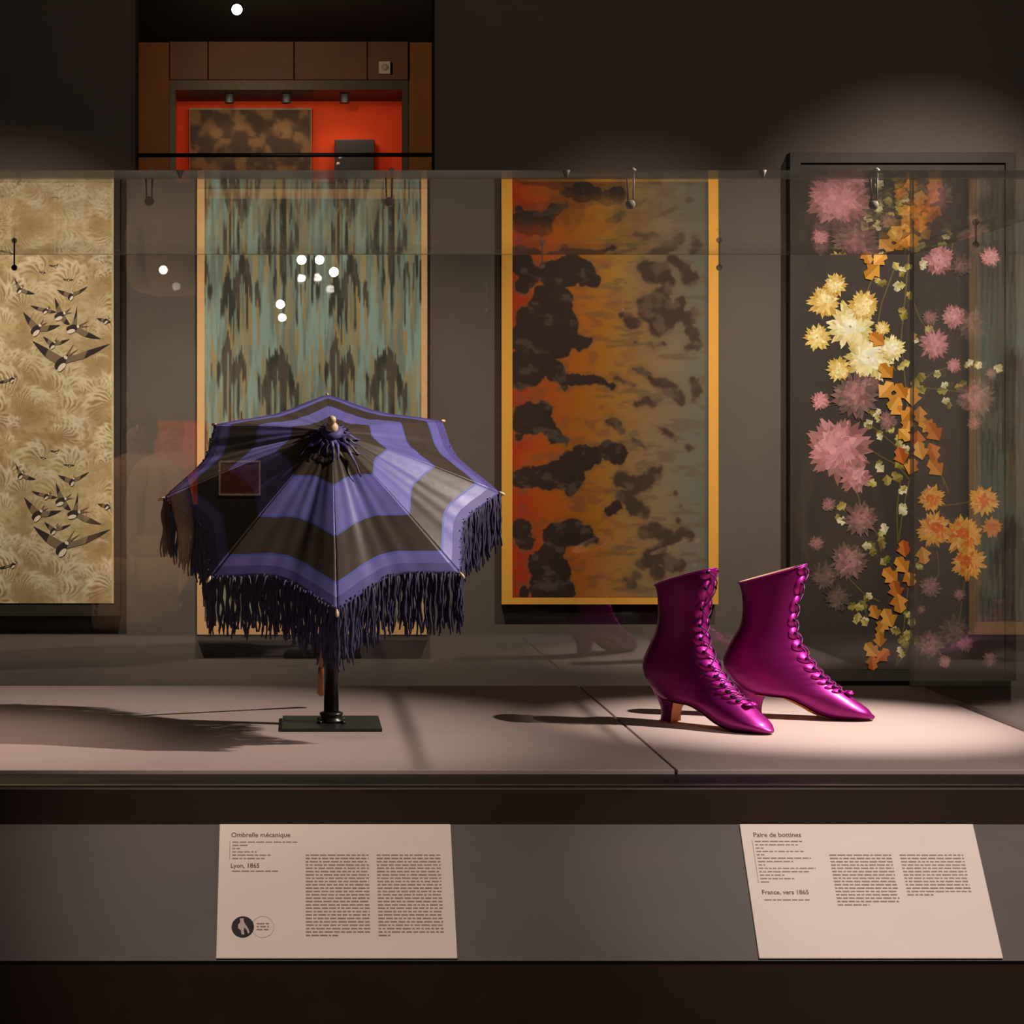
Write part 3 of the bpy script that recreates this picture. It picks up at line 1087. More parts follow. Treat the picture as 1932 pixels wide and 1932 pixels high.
def petal(mb, x, y, ang, l, wd, k, col, bend=0.0):
    ca, sa = math.cos(ang), math.sin(ang)
    pts = [(0, -0.25), (0.35, -0.5), (0.75, -0.42), (1.0, 0.0), (0.75, 0.42), (0.35, 0.5), (0, 0.25)]
    vs = []
    for (a_, b_) in pts:
        a2, b2 = a_ * l, b_ * wd + bend * a_ * a_ * l
        vs.append(P4(x + a2 * ca - b2 * sa, y + a2 * sa + b2 * ca, k))
    mb.add(vs, [tuple(range(6, -1, -1))], 0, srgb_arr(C3(*col)))


def jit(c, a=14):
    d = RF.uniform(-a, a)
    return [max(0, min(255, q + d + RF.uniform(-5, 5))) for q in c]


KIND = {
    'W': [(214, 196, 122), (240, 226, 170), (250, 244, 214)],
    'Y': [(206, 170, 84), (228, 200, 120), (244, 226, 162)],
    'P': [(156, 104, 102), (190, 128, 132), (214, 152, 156)],
    'D': [(104, 82, 74), (134, 98, 94), (164, 114, 114)],
    'X': [(78, 66, 58), (98, 80, 70), (118, 92, 84)],
    'O': [(214, 146, 52), (228, 168, 76), (222, 104, 34)],
    'E': [(198, 112, 38), (214, 130, 50), (206, 96, 30)],
}


def mum(x, y, r, kind, tilt=None):
    """chrysanthemum: rings of pointed petals from the rim to the heart"""
    mb = MB()
    cols = KIND[kind]
    LAY[0] = (LAY[0] + 1) % 5
    k0 = LAY[0] * 7 + 2
    hx, hy = x + RF.uniform(-0.15, 0.15) * r, y + RF.uniform(-0.2, 0.1) * r
    n0 = max(10, int(9 + r * 0.35))
    mb.add([P4(hx + 0.5 * r * math.cos(q * 0.5236), hy + 0.5 * r * math.sin(q * 0.5236), k0) for q in range(12)], [tuple(range(11, -1, -1))], 0, srgb_arr(C3(*cols[0]) * 0.75))
    for ring, (rr, nn, ci) in enumerate(((1.0, n0 + 8, 0), (0.86, n0 + 6, 0), (0.66, n0 + 4, 1), (0.46, n0, 1), (0.28, 9, 2))):
        f = ring / 4.0
        bx, by = x + (hx - x) * f, y + (hy - y) * f
        for j in range(nn):
            ang = 2 * math.pi * (j + 0.5 * (ring % 2)) / nn + RF.uniform(-0.14, 0.14)
            ln = r * rr * RF.uniform(0.82, 1.12)
            col = cols[ci] if RF.random() < 0.65 else cols[min(2, ci + 1)]
            petal(mb, bx + 0.06 * r * math.cos(ang), by + 0.06 * r * math.sin(ang), ang, ln * 0.96, max(3.0, r * 0.24), k0 + 1 + ring + 0.9 * j / nn, jit(col), RF.uniform(-0.2, 0.2))
    return attach(mb.build('chrysanthemum_motif', M['flower'], p4), p4)


def leaf(mb, x, y, s, ang, k, col):
    """lobed leaf with light and dark halves"""
    half = [(0, 0), (0.18, 0.30), (0.42, 0.24), (0.55, 0.46), (0.74, 0.26), (1.0, 0.0)]
    for sg, dl in ((1, 10), (-1, -22)):
        vs = []
        for a_, b_ in half:
            a2, b2 = a_ * s * 2, b_ * s * 2 * sg
            vs.append(P4(x + (a2 - s) * math.cos(ang) - b2 * math.sin(ang), y + (a2 - s) * math.sin(ang) + b2 * math.cos(ang), k))
        idx = list(range(6))
        if sg > 0:
            idx = idx[::-1]
        mb.add(vs, [tuple(idx)], 0, srgb_arr(np.clip(C3(*col) + dl, 0, 255)))


def stem(mb, pts, wd, k, col):
    for (x0, y0), (x1, y1) in zip(pts[:-1], pts[1:]):
        d = Vector((x1 - x0, y1 - y0)).normalized()
        nx_, ny_ = -d.y * wd / 2, d.x * wd / 2
        mb.add([P4(x0 + nx_, y0 + ny_, k), P4(x0 - nx_, y0 - ny_, k), P4(x1 - nx_, y1 - ny_, k), P4(x1 + nx_, y1 + ny_, k)], [(3, 2, 1, 0)], 0, srgb_arr(C3(*col)))


mb = MB()
for pts in ([(1720, 345), (1716, 460), (1708, 560), (1700, 640), (1712, 760), (1722, 880), (1704, 960), (1694, 1030), (1714, 1100), (1706, 1180), (1690, 1258)],
            [(1690, 500), (1664, 570), (1650, 640)], [(1660, 490), (1640, 540), (1620, 600)], [(1600, 630), (1660, 645), (1690, 700)],
            [(1630, 840), (1660, 860), (1694, 878), (1716, 905)], [(1640, 800), (1665, 820), (1700, 850)], [(1612, 915), (1622, 945), (1620, 965)],
            [(1575, 955), (1598, 966)], [(1700, 900), (1692, 960), (1694, 1030)], [(1640, 985), (1658, 1012), (1662, 1040)], [(1720, 560), (1735, 600), (1760, 640)],
            [(1730, 730), (1780, 735), (1830, 742)], [(1735, 720), (1765, 700), (1800, 690)], [(1780, 900), (1790, 930)], [(1775, 955), (1810, 950), (1840, 945)],
            [(1768, 1040), (1772, 1080), (1760, 1110)], [(1820, 1095), (1815, 1130), (1812, 1160)], [(1630, 1135), (1636, 1170)], [(1690, 1258), (1712, 1225), (1724, 1180)],
            [(1600, 1090), (1630, 1120), (1660, 1135)], [(1760, 830), (1768, 870), (1782, 915)], [(1724, 1060), (1750, 1030), (1770, 1030)], [(1770, 410), (1800, 450), (1790, 500)]):
    mb = MB()
    stem(mb, pts, 2.4, 0, (104, 88, 44))
    attach(mb.build('stem_motif', M['flower'], p4), p4)
mb = MB()
GL = """1660,530 1690,500 1705,512 1698,542 1708,590 1664,792 1660,878 1692,832 1702,852 1690,872 1662,822 1642,800 1738,712 1772,708 1728,722 1782,732 1694,900 1706,926
1590,950 1586,980 1664,1000 1640,1030 1652,1046 1672,1060 1640,1130 1606,1145 1622,1140 1690,1192 1712,1200 1720,1176 1700,1232 1632,1172 1826,690 1848,686 1758,618 1690,440
1706,430 1672,420 1700,400 1740,500 1716,500 1712,556 1722,640 1704,690 1738,740 1665,1022 1618,1170 1640,905 1700,960 1716,1160 1704,1212 1730,1206 1790,760 1812,726 1880,690
1630,430 1655,395 1680,380 1705,365 1795,600 1740,1065 1678,905 1710,880 1684,812 1650,780"""
for t in GL.split():
    x, y = [float(k) for k in t.split(',')]
    for j in range(2):
        col = RF.choice([(150, 134, 60), (188, 174, 100), (216, 206, 166), (134, 120, 56)])
        mb = MB()
        leaf(mb, x + RF.uniform(-6, 6), y + RF.uniform(-6, 6), RF.uniform(7, 11), RF.uniform(0, 6.28), 0.4 + j * 0.5 + RF.random() * 0.4, jit(col, 12))
        attach(mb.build('leaf_motif', M['flower'], p4), p4)
FL = [(1773, 490, 30, 'P'), (1868, 485, 20, 'P'), (1815, 500, 22, 'X'), (1590, 400, 50, 'D'), (1548, 465, 18, 'P'), (1770, 372, 30, 'D'), (1850, 360, 26, 'X'),
      (1576, 537, 23, 'Y'), (1683, 658, 26, 'W'), (1665, 620, 15, 'Y'), (1555, 570, 31, 'Y'), (1630, 575, 30, 'Y'), (1542, 637, 26, 'Y'), (1583, 697, 24, 'Y'), (1605, 615, 46, 'W'), (1640, 677, 46, 'W'),
      (1640, 727, 22, 'D'), (1548, 757, 19, 'P'), (1613, 748, 44, 'D'), (1675, 795, 19, 'D'), (1583, 848, 62, 'P'), (1612, 900, 31, 'P'),
      (1563, 952, 15, 'D'), (1623, 978, 33, 'D'), (1540, 1025, 15, 'D'), (1555, 1085, 28, 'X'), (1580, 1128, 27, 'X'), (1602, 1058, 36, 'D'),
      (1755, 600, 16, 'D'), (1832, 612, 32, 'X'), (1800, 597, 24, 'P'), (1762, 650, 30, 'P'), (1800, 690, 15, 'P'), (1870, 705, 12, 'D'), (1840, 750, 38, 'D'), (1838, 798, 15, 'D'),
      (1872, 995, 20, 'E'), (1855, 945, 29, 'O'), (1758, 940, 26, 'O'), (1762, 1000, 34, 'O'), (1818, 1010, 38, 'O'), (1828, 1062, 33, 'O'),
      (1755, 1108, 22, 'D'), (1810, 1122, 13, 'D'), (1800, 1195, 34, 'X'), (1755, 1215, 30, 'D'), (1820, 1215, 18, 'D'), (1782, 1248, 13, 'P'), (1868, 1245, 16, 'D'), (1738, 1150, 9, 'D')]
for f_ in FL:
    mum(*f_)
mb = MB()
OL = """1660,488 1636,484 1646,512 1700,738 1688,758 1712,782 1722,748 1672,736 1735,782 1748,802 1762,815 1730,830 1760,852 1736,850 1765,882 1706,1035 1742,1048 1702,1066 1680,1086 1716,1092
1690,1112 1696,1138 1650,1155 1676,1166 1664,1182 1660,1206 1644,1226 1666,1236 1646,1250 1700,860 1712,802 1690,770 1706,820 1720,880 1655,640 1672,700 1735,420 1745,395 1712,455 1726,400 1745,440"""
for t in OL.split():
    x, y = [float(k) for k in t.split(',')]
    mb = MB()
    leaf(mb, x, y, RF.uniform(15, 20), RF.uniform(0.6, 2.4) + (3.14 if RF.random() < 0.3 else 0), 40 + RF.random() * 5, jit(RF.choice([(206, 136, 42), (224, 160, 70), (196, 106, 36), (214, 146, 58)]), 10))
    attach(mb.build('orange_leaf_motif', M['flower'], p4), p4)

# ================================================================== PARASOL ON ITS STAND
BROWN = mat('brown_black_silk', S(70, 57, 48), 0.42, var=0.15, scale=30, sheen=0.35, bump=0.15, bscale=60, spec=0.4)
BLUE = mat('blue_violet_silk', S(112, 106, 178), 0.40, var=0.12, scale=25, sheen=0.4, bump=0.15, bscale=60, spec=0.5)
BLUE2 = mat('deep_violet_trim', S(84, 72, 140), 0.6, var=0.12, scale=40, sheen=0.3, bump=0.1)
BLUE3 = mat('blue_edge_trim', S(84, 92, 176), 0.55, var=0.1, scale=40, sheen=0.3)
FRINGE = mat('dark_violet_fringe', S(50, 42, 76), 0.7, var=0.35, scale=60, sheen=0.3)
IVORY = mat('turned_ivory', S(232, 204, 160), 0.3, var=0.1, scale=60, coat=0.3)
WOOD = mat('parasol_stick_wood', S(158, 96, 46), 0.4, var=0.2, scale=30, stretch=(1, 1, 0.2))

TH = R(38.3)
PC = Vector(((626 - PX) * 2.96 / F, 2.96, 1.3215))
par = empty('parasol', PC, (TH, R(-0.6), 0))
tag(par, 'open blue and brown silk parasol with a long fringe, on a black stand', 'parasol')
RR, HH = 0.2607, 0.122
ROLL = R(0.5)


def canopy_pt(ang_t, g, fr):
    """g: gore index, ang_t 0..1 across the gore, fr 0..1 from crown to edge"""
    a = R(90) + ROLL + (g + ang_t) * math.pi / 4
    re = RR * (1 - 0.17 * math.sin(math.pi * ang_t))
    r = re * fr
    rn = r / RR
    z = HH * (1 - rn ** 1.18)
    z -= 0.026 * math.sin(math.pi * ang_t) * (fr ** 1.3) * (1 - 0.45 * fr)
    # soft pull folds running from the crown
    z += 0.0016 * math.sin(ang_t * 31 + g * 1.7) * fr * (1 - fr * 0.8) * math.sin(math.pi * ang_t)
    z += 0.0030 * math.sin(ang_t * 14 + g * 2.3 + 3 * fr) * fr * (1 - fr) * math.sin(math.pi * ang_t)
    return Vector((r * math.cos(a), r * math.sin(a), z))


bands = [0.03, 0.10, 0.18, 0.26, 0.315, 0.32, 0.332, 0.42, 0.52, 0.598, 0.605, 0.61, 0.70, 0.78, 0.845, 0.85, 0.865, 0.89, 0.925, 0.93, 0.955, 0.98, 1.0]
NA = 40


def band_mat(f):
    if f < 0.32:
        return 0
    if f < 0.332 or 0.598 < f < 0.61:
        return 3
    if f < 0.61:
        return 1
    if f < 0.85:
        return 0
    if f < 0.865:
        return 3
    if f < 0.93:
        return 1
    return 2


for g in range(8):
    mb = MB()
    vs = [canopy_pt(i / NA, g, f) for f in bands for i in range(NA + 1)]
    mb.v = [tuple(v) for v in vs]
    for j in range(len(bands) - 1):
        mm = band_mat(0.5 * (bands[j] + bands[j + 1]))
        for i in range(NA):
            a = j * (NA + 1) + i
            mb.f.append([a, a + NA + 1, a + NA + 2, a + 1])
            mb.m.append(mm)
            mb.c.append(None)
    o = mb.build('gore', [BROWN, BLUE, BLUE2, BLUE3], par, True)
    solid(o, 0.0007, -1)
    # rib under the seam, with ivory tip
    pts = [canopy_pt(0, g, f) + Vector((0, 0, -0.003)) for f in (0.03, 0.25, 0.5, 0.75, 0.95, 1.0)]
    rib = MB().tube(pts, 0.0013, 6).build('rib', M['ebony'], par, True)
    tip = canopy_pt(0, g, 1.0)
    dirv = (tip - canopy_pt(0, g, 0.93)).normalized()
    MB().tube([tip - dirv * 0.002, tip + dirv * 0.003, tip + dirv * 0.007, tip + dirv * 0.010], [0.0016, 0.0026, 0.0024, 0.0008], 8).build('rib_tip', IVORY, rib, True)
    mid = canopy_pt(0, g, 0.5) + Vector((0, 0, -0.004))
    MB().tube([Vector((0, 0, HH - 0.115)), mid], 0.0011, 6).build('stretcher', M['ebony'], par, True)
    # fringe: knotted silk strands falling straight down
    Rinv = par.rotation_euler.to_matrix().inverted()
    down = Rinv @ Vector((0, 0, -1))
    side = Rinv @ Vector((1, 0, 0))
    dep = Rinv @ Vector((0, 1, 0))
    rf = random.Random(100 + g)
    mb = MB()
    ns = 58
    for k in range(ns):
        tt = (k + rf.uniform(-0.3, 0.3)) / (ns - 1)
        tt = min(1, max(0, tt))
        for lay in range(2):
            st = canopy_pt(tt, g, rf.uniform(0.975, 1.0)) + Vector((0, 0, -0.0012))
            ln = rf.uniform(0.070, 0.096)
            ph, am = rf.uniform(0, 6.28), rf.uniform(0.0006, 0.0024)
            drift = rf.uniform(-0.05, 0.05)
            pts, rad = [], []
            for q in range(9):
                u = q / 8
                pts.append(st + down * ln * u + side * (am * math.sin(ph + u * 11) + drift * ln * u) + dep * (am * math.cos(ph + u * 9) + 0.002 * (lay - 0.5)))
                rad.append(0.0011 + 0.0010 * abs(math.sin(ph + u * 9)) + (0.0006 if 0.1 < u < 0.3 else 0) + (-0.0007 if q == 8 else 0))
            mb.tube(pts, rad, 5)
    fo = mb.build('fringe', FRINGE, par, True)
    fo['kind'] = 'stuff'
# rosette of ruffled ribbon at the crown
rf = random.Random(8)
ROSE = mat('dark_violet_ribbon', S(56, 46, 98), 0.5, var=0.2, scale=60, sheen=0.3)
for k in range(20):
    a = 2 * math.pi * k / 20 + rf.uniform(-0.1, 0.1)
    front_ = max(0.0, -math.sin(a))
    ln = rf.uniform(0.018, 0.034) + front_ * rf.uniform(0.0, 0.055)
    wv = rf.uniform(0.0030, 0.0052)
    n = 12
    mb = MB()
    vs = []
    for q in range(n + 1):
        u = q / n
        fr = 0.035 + u * ln / RR
        z0 = HH * (1 - fr ** 1.18)
        lift = 0.002 + 0.004 * math.sin(math.pi * u) + 0.0012 * math.sin(u * 14 + k * 2.0)
        aa = a + 0.06 * math.sin(u * 7 + k) * u
        c0 = Vector((fr * RR * math.cos(aa), fr * RR * math.sin(aa), z0 + lift))
        tn = Vector((-math.sin(aa), math.cos(aa), 0.5 * math.sin(u * 10 + k)))
        wl = wv * (0.35 + 0.65 * math.sin(math.pi * min(1, u * 1.15 + 0.12)))
        vs += [c0 - tn * wl, c0 + tn * wl]
    mb.v = [tuple(v) for v in vs]
    for q in range(n):
        mb.f.append([2 * q, 2 * q + 2, 2 * q + 3, 2 * q + 1])
        mb.m.append(0)
        mb.c.append(None)
    solid(mb.build('ribbon', ROSE if k % 4 else BLUE2, par, True), 0.0006)
MB().lathe([(0.002, HH - 0.004), (0.016, HH - 0.001), (0.018, HH + 0.004), (0.013, HH + 0.008), (0.008, HH + 0.010)], 20).build('crown_cap', BLUE2, par, True)
MB().lathe([(0.0070, HH + 0.006), (0.0092, HH + 0.008), (0.0096, HH + 0.012), (0.0080, HH + 0.016), (0.0050, HH + 0.0185), (0.0042, HH + 0.020), (0.0056, HH + 0.0225),
            (0.0064, HH + 0.026), (0.0054, HH + 0.0295), (0.0028, HH + 0.0315), (0.0004, HH + 0.032)], 24).build('finial', IVORY, par, True)
sx = -0.016
st = MB()
st.tube([(0, 0, HH), (sx * 0.4, 0, HH - 0.25), (sx, 0, HH - 0.50)], 0.0046, 12)
st.build('stick', WOOD, par, True)
MB().tube([(sx, 0, HH - 0.495), (sx * 1.02, 0, HH - 0.515), (sx * 1.03, 0, HH - 0.54), (sx * 1.06, 0, HH - 0.555), (sx * 1.06, 0, HH - 0.562)],
          [0.0052, 0.0068, 0.0062, 0.0080, 0.004], 12).build('handle', WOOD, par, True)
MB().lathe([(0.006, HH - 0.125), (0.0085, HH - 0.120), (0.0085, HH - 0.112), (0.006, HH - 0.106)], 16).build('runner', IVORY, par, True)

stand = empty('parasol_stand', (0.0506, 3.035, ZB))
tag(stand, 'black metal display stand with a flat rectangular foot holding the parasol', 'stand')
bevel(MB().box(-0.078, 0.078, -0.0735, 0.0735, 0.0, 0.005).build('base_plate', M['plate'], stand), 0.001)
MB().lathe([(0.0200, 0.005), (0.0205, 0.009), (0.0165, 0.011), (0.0165, 0.015), (0.0185, 0.017), (0.0185, 0.020), (0.0135, 0.022)], 24).build('collar', M['ebony'], stand, True)
MB().lathe([(0.0118, 0.005), (0.0118, 0.255), (0.0105, 0.258)], 24).build('pole', M['ebony'], stand, True)
for a in (0, 1, 2, 3):
    ang = a * math.pi / 2 + 0.78
    MB().lathe([(0.004, 0.005), (0.004, 0.009), (0.003, 0.0095)], 8).build('screw', M['ebony'], stand, True, loc=(0.026 * math.cos(ang), 0.026 * math.sin(ang), 0))
MB().tube([(-0.002, 0.0, 0.258), (-0.004, 0.004, 0.268)], 0.0065, 12).build('clamp', M['ebony'], stand, True)

# ================================================================== BOOTS
SATIN = mat('magenta_satin', S(148, 14, 116), 0.42, 0.72, var=0.08, scale=60, sheen=0.0, bump=0.45, bscale=24, spec=0.6, stretch=(0.6, 1, 1.6), coat=0.25)
SATIN2 = mat('magenta_satin_tab', S(184, 26, 148), 0.46, 0.6, var=0.08, scale=60, sheen=0.0, bump=0.15, bscale=90, spec=0.6)
LEATHER = mat('tan_sole_leather', S(208, 122, 44), 0.5, var=0.12, scale=50)
HOOK = mat('black_eyelet', S(14, 8, 12), 0.3, 0.3, var=0.1)
LACE = mat('dark_violet_lace', S(104, 14, 96), 0.55, var=0.2, scale=120)
LINING = mat('ivory_boot_lining', S(222, 190, 140), 0.8, var=0.08, scale=60)
PROF = """1395,1099,1514,1064,28.5 1400,1116,1511,1090,28 1402,1150,1500,1132,26 1397,1180,1495,1165,25.5 1383,1207,1497,1192,26 1371,1232,1506,1217,28
1368,1250,1520,1243,30 1375,1270,1533,1262,31 1392,1292,1546,1277,31 1412,1306,1557,1288,31 1440,1311,1568,1297,31 1470,1314,1579,1306,31.5 1500,1328,1591,1315,32
1525,1343,1602,1324,32 1552,1353,1611,1331,30 1585,1358,1620,1339,25 1610,1359,1626,1347,17 1628,1358,1631,1352,6"""


def px2boot(x, y):
    s = (x - 1419) / 1150.0 / 0.951
    d = 3.142 - s * math.sin(R(18))
    yd = PY + 0.446 * F / d
    return Vector((s, 0, max(0.0022, (yd - y) * d / F)))


RG = []
for t in PROF.split():
    v = [float(k) for k in t.split(',')]
    RG.append((px2boot(v[0], v[1]), px2boot(v[2], v[3]), v[4] / 1000.0))


def cat(p0, p1, p2, p3, t):
    return 0.5 * ((2 * p1) + (p2 - p0) * t + (2 * p0 - 5 * p1 + 4 * p2 - p3) * t * t + (3 * p1 - p0 - 3 * p2 + p3) * t ** 3)


def ring(t):
    n = len(RG) - 1
    t = min(max(t, 0), n - 1e-6)
    i = int(t)
    k = [RG[min(max(i + q, 0), n)] for q in (-1, 0, 1, 2)]
    return tuple(cat(k[0][j], k[1][j], k[2][j], k[3][j], t - i) for j in range(3))


def boot_pt(t, phi, off=0.0):
    B, Fp, hw_ = ring(t)
    C = (B + Fp) / 2
    a = (Fp - B) / 2
    c, s = math.cos(phi), math.sin(phi)
    e = 0.88
    cc = math.copysign(abs(c) ** e, c)
    ss = math.copysign(abs(s) ** e, s)
    al = a.length
    p = C + a * cc * (1 + off / max(al, 0.004)) + Vector((0, 1, 0)) * (hw_ + off) * ss
    # pull wrinkles at the ankle
    if 4 < t < 9:
        p += a.normalized() * 0.0010 * math.sin(t * 9 + 2 * math.cos(phi)) * math.sin(phi) ** 2
    p.z = max(p.z, 0.0018)
    return p


NT, NP = 90, 40
N_R = len(RG) - 1


def make_boot(loc, ang, label):
    e = empty('boot', loc, (0, 0, R(ang)))
    tag(e, label, 'boot')
    mb = MB()
    for i in range(NT + 1):
        for k in range(NP):
            mb.v.append(tuple(boot_pt(i / NT * N_R, 2 * math.pi * k / NP)))
    for i in range(NT):
        for k in range(NP):
            a, b_ = i * NP + k, i * NP + (k + 1) % NP
            mb.f.append([a, b_, b_ + NP, a + NP])
            mb.m.append(0)
            mb.c.append(None)
    mb.f.append([NT * NP + k for k in range(NP)])
    mb.m.append(0)
    mb.c.append(None)
    mb.build('upper', SATIN, e, True)
    # lining inside the opening with a rolled top edge
    mb = MB()
    ts = [0.0, -0.0, 0.4, 1.0, 2.0, 3.0]
    offs = [0.0002, -0.0022, -0.0026, -0.0026, -0.0026, -0.0026]
    for t, of in zip(ts, offs):
        for k in range(NP):
            p = boot_pt(t, 2 * math.pi * k / NP, of)
            if t == 0.0 and of < 0:
                p.z += 0.0008
            mb.v.append(tuple(p))
    for i in range(len(ts) - 1):
        for k in range(NP):
            a, b_ = i * NP + k, i * NP + (k + 1) % NP
            mb.f.append([a, a + NP, b_ + NP, b_])
            mb.m.append(0)
            mb.c.append(None)
    mb.f.append([(len(ts) - 1) * NP + k for k in range(NP)])
    mb.m.append(0)
    mb.c.append(None)
    mb.build('lining', LINING, e, True)
    # binding round the top edge
    tp = [boot_pt(0.03, 2 * math.pi * k / 32, 0.0006) for k in range(33)]
    MB().tube(tp, 0.0012, 6, cap=False).build('top_binding', SATIN2, e, True)
    # thin leather sole under arch and forefoot
    mb = MB()
    rows = []
    for i in range(30):
        t = 9.2 + (N_R - 9.25) * i / 29
        B, Fp, hw_ = ring(t)
        rows.append([boot_pt(t, math.pi + q, 0.0012) for q in (-0.72, -0.5, -0.25, 0, 0.25, 0.5, 0.72)])
    for r_ in rows:
        for p in r_:
            mb.v.append((p.x, p.y, max(0.0004, p.z - 0.0016)))
    for i in range(29):
        for k in range(6):
            a = i * 7 + k
            mb.f.append([a, a + 1, a + 8, a + 7])
            mb.m.append(0)
            mb.c.append(None)
    so = mb.build('sole', LEATHER, e, True)
    # waisted heel: satin cover outside, leather breast and top piece
    heel = MB()
    prof = [(-0.030, 0.030, 0.0235, 0.052), (-0.026, 0.028, 0.0215, 0.044), (-0.019, 0.0215, 0.0175, 0.034), (-0.0145, 0.0165, 0.0140, 0.024), (-0.0130, 0.0145, 0.0128, 0.014), (-0.0138, 0.0140, 0.0135, 0.006), (-0.0150, 0.0145, 0.0142, 0.0022)]
    nh = 24
    for (b0, f0, hw_, z) in prof:
        for k in range(nh):
            a = math.pi / 2 + math.pi * k / (nh - 1)
            heel.v.append((f0 + (f0 - b0) * math.cos(a) if math.cos(a) < 0 else f0, hw_ * math.sin(a), z + 0.10 * max(0, (f0 - b0) * (1 + math.cos(a)) - 0.02) * (z > 0.03)))
    for i in range(len(prof) - 1):
        for k in range(nh - 1):
            a = i * nh + k
            heel.f.append([a, a + nh, a + nh + 1, a + 1])
            heel.m.append(0)
            heel.c.append(None)
    heel.build('heel', SATIN, e, True)
    br = MB()
    for (b0, f0, hw_, z) in prof:
        for s_ in (1, 0.5, 0, -0.5, -1):
            br.v.append((f0 - 0.004 * (1 - s_ * s_) + 0.0002, hw_ * s_, z))
    for i in range(len(prof) - 1):
        for k in range(4):
            a = i * 5 + k
            br.f.append([a, a + 1, a + 6, a + 5])
            br.m.append(0)
            br.c.append(None)
    br.build('heel_breast', LEATHER, e, True)
    tpz = MB()
    loop = [(-0.0153 + 0.0298 * 0.5 + 0.0151 * math.cos(2 * math.pi * k / 24), 0.0145 * math.sin(2 * math.pi * k / 24)) for k in range(24)]
    tpz.add([(x, y, 0.0) for x, y in loop] + [(x, y, 0.0026) for x, y in loop],
            [tuple(range(23, -1, -1)), tuple(range(24, 48))] + [(k, (k + 1) % 24, 24 + (k + 1) % 24, 24 + k) for k in range(24)])
    tpz.build('heel_top_piece', LEATHER, e)
    # front placket: scalloped tabs, eyelets, crossed laces
    rows_t = [0.35 + 0.92 * k for k in range(13)]
    rows_t = [t for t in rows_t if t < 11.0]
    pl = MB()
    n2 = 70
    for i in range(n2 + 1):
        t = 0.02 + 11.3 * i / n2
        for q in (-0.20, -0.1, 0, 0.1, 0.20):
            pl.v.append(tuple(boot_pt(t, q, 0.0010)))
    for i in range(n2):
        for k in range(4):
            a = i * 5 + k
            pl.f.append([a, a + 1, a + 6, a + 5])
            pl.m.append(0)
            pl.c.append(None)
    pl.build('tongue', SATIN2, e, True)
    for r_, t in enumerate(rows_t):
        for sg in (-1, 1):
            mb = MB()
            cts = [tuple(boot_pt(t, sg * 0.42, 0.0014))]
            nseg = 14
            for k in range(nseg):
                a = 2 * math.pi * k / nseg
                cts.append(tuple(boot_pt(t + 0.43 * math.sin(a), sg * (0.42 + 0.34 * math.cos(a)), 0.0012)))
            for k in range(nseg):
                cts.append(tuple(boot_pt(t + 0.43 * math.sin(2 * math.pi * k / nseg), sg * (0.42 + 0.34 * math.cos(2 * math.pi * k / nseg)), -0.0004)))
            fs = [(0, 1 + k, 1 + (k + 1) % nseg) for k in range(nseg)] + [(1 + k, 1 + nseg + k, 1 + nseg + (k + 1) % nseg, 1 + (k + 1) % nseg) for k in range(nseg)]
            mb.add(cts, fs)
            tab = mb.build('scallop_tab', SATIN2, e, True)
            c = boot_pt(t, sg * 0.40, 0.0026)
            n_ = (boot_pt(t, sg * 0.40, 0.008) - c).normalized()
            q = n_.to_track_quat('Z', 'Y').to_matrix().to_4x4()
            MB().lathe([(0.0030, -0.0006), (0.0034, 0.0006), (0.0022, 0.0018), (0.0006, 0.0012)], 10, 0, Matrix.Translation(c) @ q).build('eyelet', HOOK, tab, True)
        if r_ < len(rows_t) - 1:
            t2 = rows_t[r_ + 1]
            for sg in (-1, 1):
                pts = [boot_pt(t + (t2 - t) * u, sg * 0.40 * (1 - 2 * u), 0.0034 + 0.0016 * math.sin(math.pi * u)) for u in (0, 0.25, 0.5, 0.75, 1)]
                MB().tube(pts, 0.0011, 6).build('lace', LACE, e, True)
    # flat ribbon bow low on the vamp
    tb = 11.2
    c0 = boot_pt(tb, 0, 0.004)
    bm = MB()
    up = (boot_pt(tb, 0, 0.012) - c0).normalized()
    fwd = (boot_pt(tb + 0.5, 0, 0.004) - c0).normalized()
    for sg in (-1, 1):
        pts = []
        for q in range(11):
            u = q / 10 * 2 * math.pi
            pts.append(c0 + Vector((0, sg, 0)) * (0.0065 * (1 - math.cos(u))) + up * (0.0045 * math.sin(u) + 0.002) - fwd * 0.001)
        vs = []
        for p in pts:
            vs += [p - fwd * 0.0035, p + fwd * 0.0035]
        bm.add(vs, [(2 * q, 2 * q + 1, 2 * q + 3, 2 * q + 2) for q in range(10)])
    bm.tube([c0 + up * 0.001 - fwd * 0.004, c0 + up * 0.005, c0 + up * 0.001 + fwd * 0.004], [0.002, 0.0036, 0.002], 8)
    solid(bm.build('bow', SATIN2, e, True), 0.0006)
    return e


make_boot((0.594, 3.07, ZB), -47, 'magenta satin laced boot with its toe turned outwards, tan heel front showing')
make_boot((0.7454, 3.142, ZB), -18, 'magenta satin laced boot standing in profile, ivory lining showing at top')

# ================================================================== GALLERY BEHIND THE VISITOR (seen mirrored in the glass)


def mirror_pt(x, y, yb):
    """real place, yb metres behind the photographer, of a thing whose reflection in the front pane is seen at x, y"""
    dv = 2 * DF + yb
    p = W(x, y, dv)
    return Vector((p.x, -yb, p.z))


for (x, y, s_) in ((569, 490, 90), (603, 490, 90), (630, 513, 50), (529, 574, 60), (308, 509, 14)):
    p = mirror_pt(x, y, 12.6 + (x * 7 % 13) * 0.15)
    fixture('track_spotlight', p, (p.x * 0.3, 0, 1.4), 'lit black track spotlight hanging in the gallery, mirrored in the case glass', 'gallery spotlights mirrored in the glass', s_, 0.055, CEIL - p.z)
